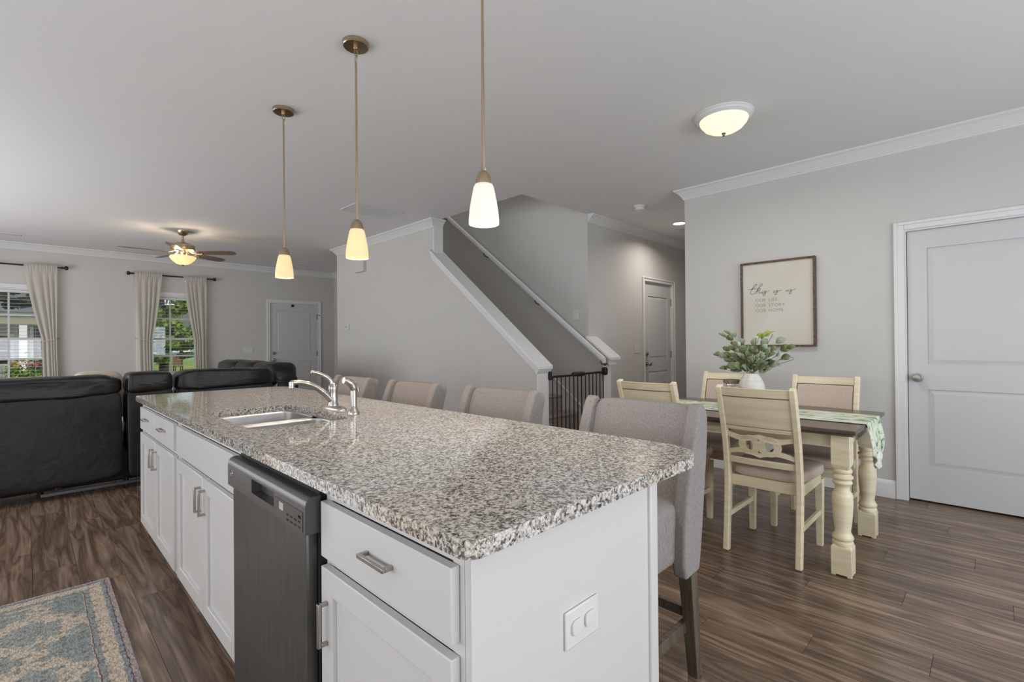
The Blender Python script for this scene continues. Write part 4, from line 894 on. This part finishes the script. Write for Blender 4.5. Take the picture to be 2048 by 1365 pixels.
MB().lathe([(0, 0), (.186, 0), (.186, -.006), (.176, -.012), (.176, -.022), (.160, -.034), (.154, -.036), (.150, -.034), (0, -.030)], (3.32, 1.275, CH), 48).build('rim', trimm, dl)
MB().lathe([(.152, -.034), (.145, -.055), (.120, -.085), (.085, -.105), (.045, -.117), (0, -.121)], (3.32, 1.275, CH), 48).build('dome', domem, dl, solid=.003)
MB().lathe([(0, 0), (.013, 0), (.014, -.006), (.008, -.012), (.010, -.018), (.005, -.026), (0, -.028)], (3.32, 1.275, CH - .120), 20).build('finial', nickel, dl)
bulb('ceiling_light_bulb', (3.37, 1.24, CH - .075), 1.3, (1, .88, .70), .02); bulb('ceiling_light_bulb', (3.26, 1.31, CH - .075), .9, (1, .88, .70), .02)
sd = thing('smoke_detector', 'white round smoke detector on the ceiling before the hallway', 'smoke detector', (4.86, 2.80, CH))
MB().lathe([(0, 0), (.070, 0), (.070, -.012), (.066, -.018), (.056, -.020), (.056, -.030), (.050, -.046), (0, -.048)], (4.86, 2.80, CH), 32).build('housing', plast, sd)
rc_ = thing('recessed_light', 'lit recessed downlight in the hallway ceiling', 'recessed light', (5.93, 2.85, CH))
MB().lathe([(.095, 0), (.095, -.006), (.078, -.008), (.074, -.002), (.074, 0)], (5.93, 2.85, CH), 36).build('trim_ring', plast, rc_)
MB().lathe([(0, -.004), (.075, -.004), (.075, -.001), (0, -.001)], (5.93, 2.85, CH), 36).build('lens', canlit, rc_)
area('hallway_downlight', (5.93, 2.85, CH - .02), (0, 0, 0), (.13, .13), 7.5, (1, .90, .82), 150, 'DISK')
def vent(label, x0, x1, y0, y1, nsl, along, dark_=True, name='ceiling_vent'):
    r = thing(name, label, 'vent', ((x0 + x1) / 2, (y0 + y1) / 2, CH)); t = .022
    c = MB(); z0, z1 = CH - .008, CH - .0002
    c.box(x0, x1, y0, y0 + t, z0, z1); c.box(x0, x1, y1 - t, y1, z0, z1); c.box(x0, x0 + t, y0 + t, y1 - t, z0, z1); c.box(x1 - t, x1, y0 + t, y1 - t, z0, z1); c.build('frame', plast, r, bevel=.002)
    MB().box(x0 + t, x1 - t, y0 + t, y1 - t, CH - .0015, CH - .0002).build('backing', dark if dark_ else mat('shaded_duct', (.30, .30, .30), .9), r)
    for k in range(nsl):
        if along == 'x':
            y = y0 + t + (k + .5) * (y1 - y0 - 2 * t) / nsl; h_ = (y1 - y0 - 2 * t) / nsl * .36
            MB().add([(x0 + t, y - h_, CH - .002), (x1 - t, y - h_, CH - .002), (x1 - t, y + h_, CH - .007), (x0 + t, y + h_, CH - .007), (x0 + t, y - h_, CH - .0035), (x1 - t, y - h_, CH - .0035), (x1 - t, y + h_, CH - .0085), (x0 + t, y + h_, CH - .0085)], [(0, 1, 2, 3), (7, 6, 5, 4), (0, 4, 5, 1), (3, 2, 6, 7), (0, 3, 7, 4), (1, 5, 6, 2)]).build('slat', plast, r)
        else:
            x = x0 + t + (k + .5) * (x1 - x0 - 2 * t) / nsl; h_ = (x1 - x0 - 2 * t) / nsl * .36
            MB().box(x - h_, x + h_, y0 + t, y1 - t, CH - .007, CH - .002).build('slat', plast, r)
vent('large white return grille on the ceiling between the pendants and the stairs', 2.50, 3.09, 4.80, 5.22, 26, 'x', False, 'return_grille')
vent('small slotted vent on the ceiling at the far left', -.40, -.04, 9.33, 9.44, 16, 'y')
vent('small ceiling vent before the front door', 3.62, 3.86, 9.22, 9.36, 6, 'y')
vent('ceiling vent in the hallway behind the downlight', 6.20, 6.50, 2.72, 3.02, 10, 'y')

# fan
fn_ = thing('ceiling_fan', 'brass toned five blade ceiling fan with glowing bowl light', 'ceiling fan', (1.475, 7.61, CH))
fx, fy = 1.475, 7.61; nickel_f = brass
MB().lathe([(0, 0), (.072, 0), (.070, -.012), (.050, -.048), (.032, -.062), (.018, -.066), (0, -.066)], (fx, fy, CH), 36).build('canopy', brass, fn_)
MB().tube([(fx, fy, CH - .06), (fx, fy, 2.58)], .0125, 14).build('downrod', brass, fn_)
MB().lathe([(0, 2.60), (.028, 2.60), (.035, 2.580), (.080, 2.572), (.130, 2.556), (.137, 2.545), (.137, 2.495), (.132, 2.484), (.100, 2.472), (.050, 2.465), (.046, 2.420), (.052, 2.400), (0, 2.398)], (fx, fy, 0), 44).build('motor_housing', brass, fn_)
MB().lathe([(.0, 2.400), (.144, 2.400), (.150, 2.392), (.150, 2.386), (.136, 2.362), (.108, 2.330), (.070, 2.302), (.030, 2.288), (0, 2.286)], (fx, fy, 0), 44).build('light_bowl', bowlm, fn_)
MB().lathe([(0, 2.291), (.022, 2.288), (.022, 2.282), (.010, 2.274), (.006, 2.264), (0, 2.262)], (fx, fy, 0), 20).build('finial', brass, fn_)
MB().tube([(fx + .03, fy, 2.33), (fx + .03, fy, 2.10)], .0012, 6).build('pull_chain', brass, fn_)
MB().lathe([(0, 0), (.005, 0), (.007, -.02), (.004, -.035), (0, -.036)], (fx + .03, fy, 2.10), 10).build('chain_pull', brass, fn_)
bladem = noisy('fan_blade_wood', (.13, .09, .06), (.22, .16, .11), .35, (3, 30, 3), 2)
for k in range(5):
    a = math.radians(32 + 72 * k); ca, sa = math.cos(a), math.sin(a)
    def TR(x, y, z): return (fx + ca * x - sa * y, fy + sa * x + ca * y, z - y * .22)
    out_ = [(.20, -.050), (.26, -.058), (.55, -.066), (.62, -.060), (.66, -.040), (.672, 0), (.66, .040), (.62, .060), (.55, .066), (.26, .058), (.20, .050)]
    n = len(out_); c = MB(); c.add([TR(x, y, 2.455) for x, y in out_] + [TR(x, y, 2.447) for x, y in out_], [tuple(range(n)), tuple(range(2 * n - 1, n - 1, -1))] + [(i, (i + 1) % n, n + (i + 1) % n, n + i) for i in range(n)])
    bl_ = c.build('blade', bladem, fn_)
    c = MB()
    for s_ in (-1, 1): c.tube([TR(x, y * s_, z) for x, y, z in ((.085, .012, 2.475), (.13, .028, 2.455), (.17, .040, 2.444), (.215, .030, 2.442), (.25, .0, 2.442))], .006, 8)
    c.build('blade_iron', brass, bl_)
for a in (0, 120, 240): bulb('fan_bulb', (fx + .12 * math.cos(math.radians(a)), fy + .12 * math.sin(math.radians(a)), 2.422), 3.0, WARM, .02)
bulb('fan_bulb', (fx, fy, 2.35), .35, WARM, .03)

# ------------------------------------------------------------------ sofas
def crease(p, amp=.018, fr=5):
    n_ = noise.noise(Vector((p.x * fr, p.y * fr, p.z * fr * 2))); n2_ = noise.noise(Vector((p.x * fr * 3 + 5, p.y * 2, p.z * fr * 3))); return Vector((p.x + n_ * amp * .3, p.y + n_ * amp, p.z + n_ * amp * .6 + n2_ * amp * .4))
so = thing('sectional_sofa', 'long black leather sofa seen from behind, past the island', 'sofa', (.4, 5.7, 0))
def section(x0, x1, sag=.0):
    def wp(p):
        q = crease(p); t = (p.x - x0) / (x1 - x0); e = min(t, 1 - t); q.z += -sag * math.sin(PI * t) - .035 * max(0, 1 - e / .09) ** 2 * (1 if p.z > .86 else 0); return q
    def wb(p):
        q = Vector(p); n_ = noise.noise(Vector((p.x * 2.2, 1, p.z * 2.2))); q.y += n_ * .022 - .05 * max(0, .25 - p.z) * 0; q.y += .10 * (p.z - .12); t = (p.x - x0) / (x1 - x0); q.z += -.025 * math.sin(PI * t) * (1 if p.z < .2 else 0) + .01 * t; return q
    c = MB(); c.pillow(x0 + .008, x1 - .008, 5.25, 5.37, .10, .835, .14, 60, 30, warp=wb); c.build('back_panel', leather, so)
    c = MB(); c.pillow(x0 + .001, x1 - .001, 5.300, 5.60, .800, .985, .30, 64, 22, warp=wp); c.build('headrest', creased, so)
    c = MB(); c.pillow(x0 + .01, x1 - .01, 5.45, 5.66, .40, .86, .35, 40, 20, warp=crease); c.build('back_cushion', leather, so)
    c = MB(); c.pillow(x0 + .01, x1 - .01, 5.50, 5.96, .28, .50, .30, 40, 14, warp=crease); c.build('seat', leather, so)
section(-1.15, .592, .018); section(.612, .955, .0); section(.975, 1.83, .0)
MB().box(-1.1, 1.82, 5.36, 5.93, .06, .30).build('base', blleather, so, bevel=.01)
MB().box(.10 - .02, 1.75, 5.245, 5.262, .045, .066).build('steel_rail', mat('painted_steel', (.14, .14, .145), .35, .8), so)
for x in (.16, .60, 1.1): MB().box(x, x + .012, 5.25, 5.40, .02, .10).build('bracket', blackm, so)
MB().tube([(-.25, 5.33, .085), (.12, 5.33, .085), (.20, 5.33, .085)], .014, 10).build('actuator', nickel, so)
for x in (-.9, .08, .62, 1.7): MB().lathe([(0, 0), (.02, 0), (.02, .05), (0, .05)], (x, 5.42, 0), 12).build('foot', blackm, so)
MB().lathe([(0, 0), (.02, 0), (.02, .06), (0, .06)], (1.7, 5.88, 0), 12).build('foot', blackm, so)
lv = thing('recliner_loveseat', 'black leather recliner loveseat facing left, in front of the front door', 'sofa', (2.1, 7.2, 0))
for y0, y1 in ((5.98, 6.72), (6.74, 7.42), (7.44, 8.3)):
    def wq(p):
        q = crease(p, .014, 5); t = (p.y - y0) / (y1 - y0); e = min(t, 1 - t); q.z -= .05 * max(0, 1 - e / .12) ** 2 * (1 if p.z > .80 else 0); return q
    c = MB(); c.pillow(2.0, 2.36, y0, y1, .72, 1.005, .50, 40, 24, warp=wq); c.build('headrest', creased, lv)
    c = MB(); c.pillow(2.08, 2.36, y0 + .01, y1 - .01, .10, .86, .25, 36, 24, warp=crease); c.build('back_panel', leather, lv)
    c = MB(); c.pillow(1.50, 2.16, y0 + .01, y1 - .01, .30, .52, .3, 32, 14, warp=lambda p: crease(p)); c.build('seat', leather, lv)
MB().box(1.9, 2.30, 6.0, 8.25, .05, .30).build('base', blleather, lv, bevel=.01)
pw_ = MB().pillow(.27, .66, 5.72, 5.90, .50, .992, .5, 30, 18); o = pw_.build('throw_pillow', noisy('beige_pillow_fabric', (.55, .46, .38), (.62, .53, .45), .9, (60, 60, 60), 2)); tag(o, 'beige throw pillow just showing over the back of the black sofa', 'pillow')

# ------------------------------------------------------------------ rug
rg = mat('faded_oriental_rug', (.5, .45, .38), .95); nt, b, L = nodes(rg)
RXA, RXB, RYA, RYB = -.47, .298, 1.35, 3.292; rcx, rcy = (RXA + RXB) / 2, (RYA + RYB) / 2; hx, hy = (RXB - RXA) / 2, (RYB - RYA) / 2
tc = N(nt, 'TexCoord'); sp_ = N(nt, 'SeparateXYZ'); L.new(tc.outputs['Object'], sp_.inputs[0])
def M(op, a, b_=None, c_=None):
    n_ = N(nt, 'Math', operation=op)
    for i, v in enumerate((a, b_, c_)):
        if v is None: continue
        if isinstance(v, (int, float)): n_.inputs[i].default_value = v
        else: L.new(v, n_.inputs[i])
    return n_.outputs[0]
ax = M('ABSOLUTE', sp_.outputs[0]); ay = M('ABSOLUTE', sp_.outputs[1])
nz = N(nt, 'TexNoise'); nz.inputs['Scale'].default_value = 30; nz.inputs['Detail'].default_value = 3; L.new(tc.outputs['Object'], nz.inputs['Vector'])
wob = M('MULTIPLY', M('SUBTRACT', nz.outputs[0], .5), .018)
ex = M('ADD', M('SUBTRACT', hx, ax), wob); ey = M('ADD', M('SUBTRACT', hy, ay), wob)
e = M('MINIMUM', ex, ey)
CRM, BLU, DKL, PNK = (.56, .475, .375), (.26, .295, .285), (.14, .095, .095), (.39, .33, .31)
be = ramp(nt, [(0, PNK), (.017, DKL), (.021, (.28, .31, .32)), (.036, CRM), (.085, (.29, .31, .29)), (.105, DKL), (.109, CRM)], 'CONSTANT'); L.new(e, be.inputs[0])
# border rosettes
vo = N(nt, 'TexVoronoi'); vo.inputs['Scale'].default_value = 17; vo.inputs['Randomness'].default_value = .25; L.new(tc.outputs['Object'], vo.inputs['Vector'])
vr = ramp(nt, [(.14, (.55, .48, .46)), (.22, (1, 1, 1)), (.32, (1, 1, 1)), (.38, (.76, .77, .76)), (.46, (1, 1, 1))]); L.new(vo.outputs['Distance'], vr.inputs[0])
# medallions in the field
wv_ = M('SINE', M('MULTIPLY', M('ADD', sp_.outputs[1], M('MULTIPLY', wob, 2.)), 14.0)); w2_ = M('SINE', M('MULTIPLY', sp_.outputs[0], 15.0))
fld = M('ADD', M('MULTIPLY', wv_, .5), M('MULTIPLY', M('SINE', M('MULTIPLY', ax, 17.)), .5)); fld = M('ADD', fld, M('MULTIPLY', M('SUBTRACT', nz.outputs[0], .5), 2.0))
fr2 = ramp(nt, [(.0, BLU), (.42, (.29, .32, .30)), (.50, CRM), (.72, (.58, .50, .40)), (.80, (.31, .33, .31))]); L.new(M('MULTIPLY_ADD', fld, .5, .5), fr2.inputs[0])
inside = M('GREATER_THAN', e, .112)
base_ = mixc(nt, be.outputs[0], fr2.outputs[0], inside); base2 = mixc(nt, base_, vr.outputs[0], .75, 'MULTIPLY')
nf = N(nt, 'TexNoise'); nf.inputs['Scale'].default_value = 190; nf.inputs['Detail'].default_value = 4; mpf = coords(nt, (1, .35, 1), rot=(0, 0, .5)); L.new(mpf.outputs[0], nf.inputs['Vector'])
rf_ = ramp(nt, [(.35, (.52, .52, .55)), (.62, (1.22, 1.2, 1.16))]); L.new(nf.outputs[0], rf_.inputs[0])
L.new(mixc(nt, base2, rf_.outputs[0], .9, 'MULTIPLY'), b.inputs['Base Color']); bump(rg, nf.outputs[0], .6, .004)
o = MB()
o.prism(rounded(-hx, hx, -hy, hy, (.006,) * 4, 3), 'z', .0005, .009)
ro = o.build('area_rug', rg, bevel=.002); ro.location = (rcx, rcy, 0); ro.rotation_euler = (0, 0, math.radians(-.4)); tag(ro, 'faded blue and cream oriental rug on the floor beside the island', 'rug')

# ------------------------------------------------------------------ outside
GZ = -.10
MB().box(-60, 90, 10.25, 160, -.6, GZ).build('lawn', grass, kind='structure')
hs = thing('house', 'pale blue house with a white columned porch, seen through the left window', 'house', (-1.5, 26, GZ))
MB().box(-9, 2.6, 26.0, 33, GZ, 3.1).build('wall', siding, hs)
for k in range(15): MB().box(-9.01, 2.61, 25.975, 26.0, GZ + .2 * k, GZ + .2 * k + .185).build('siding_board', siding, hs)
MB().prism([(25.0, 3.2), (29.5, 5.4), (34, 3.2), (34, 3.0), (25.0, 3.0)], 'x', -9.4, 3.0).build('roof', roofm, hs)
MB().box(-9.2, 2.8, 23.9, 26, 2.02, 2.30).build('porch_beam', khaki, hs); MB().box(-9.25, 2.85, 23.82, 23.9, 2.30, 2.42).build('fascia', whitex, hs); MB().prism([(23.7, 2.42), (26.0, 3.1), (26, 2.42)], 'x', -9.3, 2.9).build('porch_roof', roofm, hs)
MB().box(-9.2, 2.8, 23.9, 26, GZ, .05).build('porch_floor', whitex, hs)
for x in (-5.6, -3.2, -1.9, -.055, 2.5): MB().box(x - .10, x + .10, 23.95, 24.15, .05, 2.02).build('column', whitex, hs)
f_ = MB().box(-1.7, -.30, 25.93, 25.97, .50, 1.72).build('window', whitex, hs)
for za, zb in ((.60, 1.06), (1.12, 1.62)): MB().box(-1.6, -.40, 25.90, 25.93, za, zb).build('pane', glassd, f_)
MB().box(.12, .22, 25.90, 25.97, .05, 2.0).build('door_trim', whitex, hs)
MB().box(.22, 1.12, 25.92, 25.97, .05, 1.95).build('front_door', mat('slate_blue_door', (.10, .12, .17), .5), hs)
h2 = thing('house', 'teal house with grey roof beyond the tree', 'house', (10.5, 56, GZ))
MB().box(8.8, 20, 54, 62, GZ, 3.0).build('wall', sidb, h2); MB().prism([(8.4, 3.0), (14, 6.0), (20.4, 3.0)], 'y', 53.6, 62).build('roof', roofm, h2)
f_ = MB().box(9.6, 11.0, 53.93, 54, .6, 2.1).build('window', whitex, h2); MB().box(9.75, 10.85, 53.9, 53.94, .75, 1.95).build('pane', glassd, f_)
h3 = thing('house', 'low pale blue house at the end of the lawn, left of the tree trunk', 'house', (5.6, 46, GZ))
MB().box(4.0, 7.9, 46, 52, GZ, 1.35).build('wall', mat('light_blue_siding', (.50, .68, .80), .6), h3); MB().prism([(3.8, 1.35), (6, 2.4), (8.1, 1.35)], 'y', 45.8, 52).build('roof', roofm, h3)
def tree(label, x, y, h, crown_, n, lm, name='tree', lsz=.11, branches=7, tr_=.12):
    r = thing(name, label, 'tree', (x, y, GZ)); rn_ = random.Random(int(x * 10 + y))
    c = MB(); c.tube([(x, y, GZ), (x + .04, y, h * .3), (x - .05, y, h * .55), (x, y, h * .8)], [tr_, tr_ * .8, tr_ * .6, .03], 10)
    for k in range(branches):
        a = rn_.uniform(0, 2 * PI); z0 = h * rn_.uniform(.25, .6); c.tube([(x, y, z0), (x + .7 * math.cos(a), y + .7 * math.sin(a), z0 + .5), (x + 1.3 * math.cos(a), y + 1.3 * math.sin(a), z0 + .8)], [.045, .03, .012], 6)
    c.build('trunk', bark, r)
    c = MB()
    sub = []
    for cx, cy, cz, rr, rz_ in crown_:
        for _ in range(14):
            p = Vector([rn_.uniform(-1, 1) for _ in range(3)])
            if p.length < 1.05: sub.append((cx + p.x * rr, cy + p.y * rr, cz + p.z * rz_, rr * .30, rz_ * .26))
    for k in range(n):
        cx, cy, cz, rr, rz_ = sub[rn_.randrange(len(sub))]
        while True:
            p = Vector([rn_.uniform(-1, 1) for _ in range(3)])
            if p.length < 1: break
        p = Vector((cx + p.x * rr, cy + p.y * rr, cz + p.z * rz_)); s_ = lsz * rn_.uniform(.6, 1.4)
        a = Vector([rn_.uniform(-1, 1) for _ in range(3)]).normalized(); t = a.orthogonal().normalized(); u = a.cross(t)
        c.add([p - t * s_, p + u * s_ * .55, p + t * s_, p - u * s_ * .55], [(0, 1, 2, 3)])
    c.build('foliage', lm, r, kind='stuff')
    return r
tree('broad green tree filling the window beside the front door', 2.47, 15.0, 4.6, [(2.4, 15.1, 2.55, 1.0, .7), (2.1, 15.0, 1.75, .8, .45), (2.75, 15.2, 1.6, .7, .4), (2.3, 15.0, 3.4, 1.3, .6), (1.7, 15.0, 1.1, .45, .25), (2.6, 15.0, 1.05, .6, .22)], 7500, treel, lsz=.07)
tree('dark leafed tree whose boughs hang into the left window', -2.3, 15.0, 5.0, [(-.5, 14.2, 2.95, 1.2, .5), (.3, 14.0, 2.75, .8, .42), (-.9, 14.0, 2.7, .8, .4), (.0, 14.1, 2.25, .35, .22), (1.4, 14.8, 3.0, .8, .6), (-1.8, 14.6, 3.2, 1.0, .8)], 9000, treed, lsz=.07, branches=3)
tree('small tree at the far end of the lawn', 7.6, 40, 3.6, [(7.6, 40, 2.3, 1.5, 1.1)], 2500, treel, lsz=.16)
def shrub(x, y, label, fm):
    r = thing('shrub', label, 'shrub', (x, y, GZ)); rn_ = random.Random(int(x * 100)); c = MB()
    for k in range(1100):
        p = Vector((x + rn_.gauss(0, .15), y + rn_.gauss(0, .15), GZ + .12 + abs(rn_.gauss(0, .30)))); a = Vector([rn_.uniform(-1, 1) for _ in range(3)]).normalized(); t = a.orthogonal().normalized(); u = a.cross(t); s_ = .055
        c.add([p - t * s_, p + u * s_ * .5, p + t * s_, p - u * s_ * .5], [(0, 1, 2, 3)])
    c.build('foliage', treel, r, kind='stuff'); c = MB()
    for k in range(30):
        p = (x + rn_.gauss(0, .12), y - .2 + rn_.gauss(0, .08), .58 + rn_.uniform(0, .22)); c.lathe([(0, -.02), (.028, 0), (0, .026)], p, 6)
    c.build('flowers', fm, r, kind='stuff')
shrub(-.20, 21.0, 'flowering shrub with orange blooms, left of the two outside the left window', yellf); shrub(.27, 21.2, 'flowering shrub with pink blooms, right of the two outside the left window', pinkf)
MB().box(-6, 2.5, 20.3, 23.8, GZ, GZ + .05).build('planting_bed', mulch, kind='structure')
lc = thing('lawn_chair', 'brown lawn chair on the grass outside the window', 'chair', (4.6, 25.0, GZ))
MB().box(4.50, 4.80, 25.2, 25.24, .38, .85).build('backrest', rust, lc); MB().box(4.50, 4.80, 24.8, 25.2, .31, .36).build('seat', rust, lc)
for x in (4.52, 4.78):
    for y in (24.83, 25.2): MB().tube([(x, y, GZ), (x, y, .34)], .02, 6).build('leg', blackm, lc)
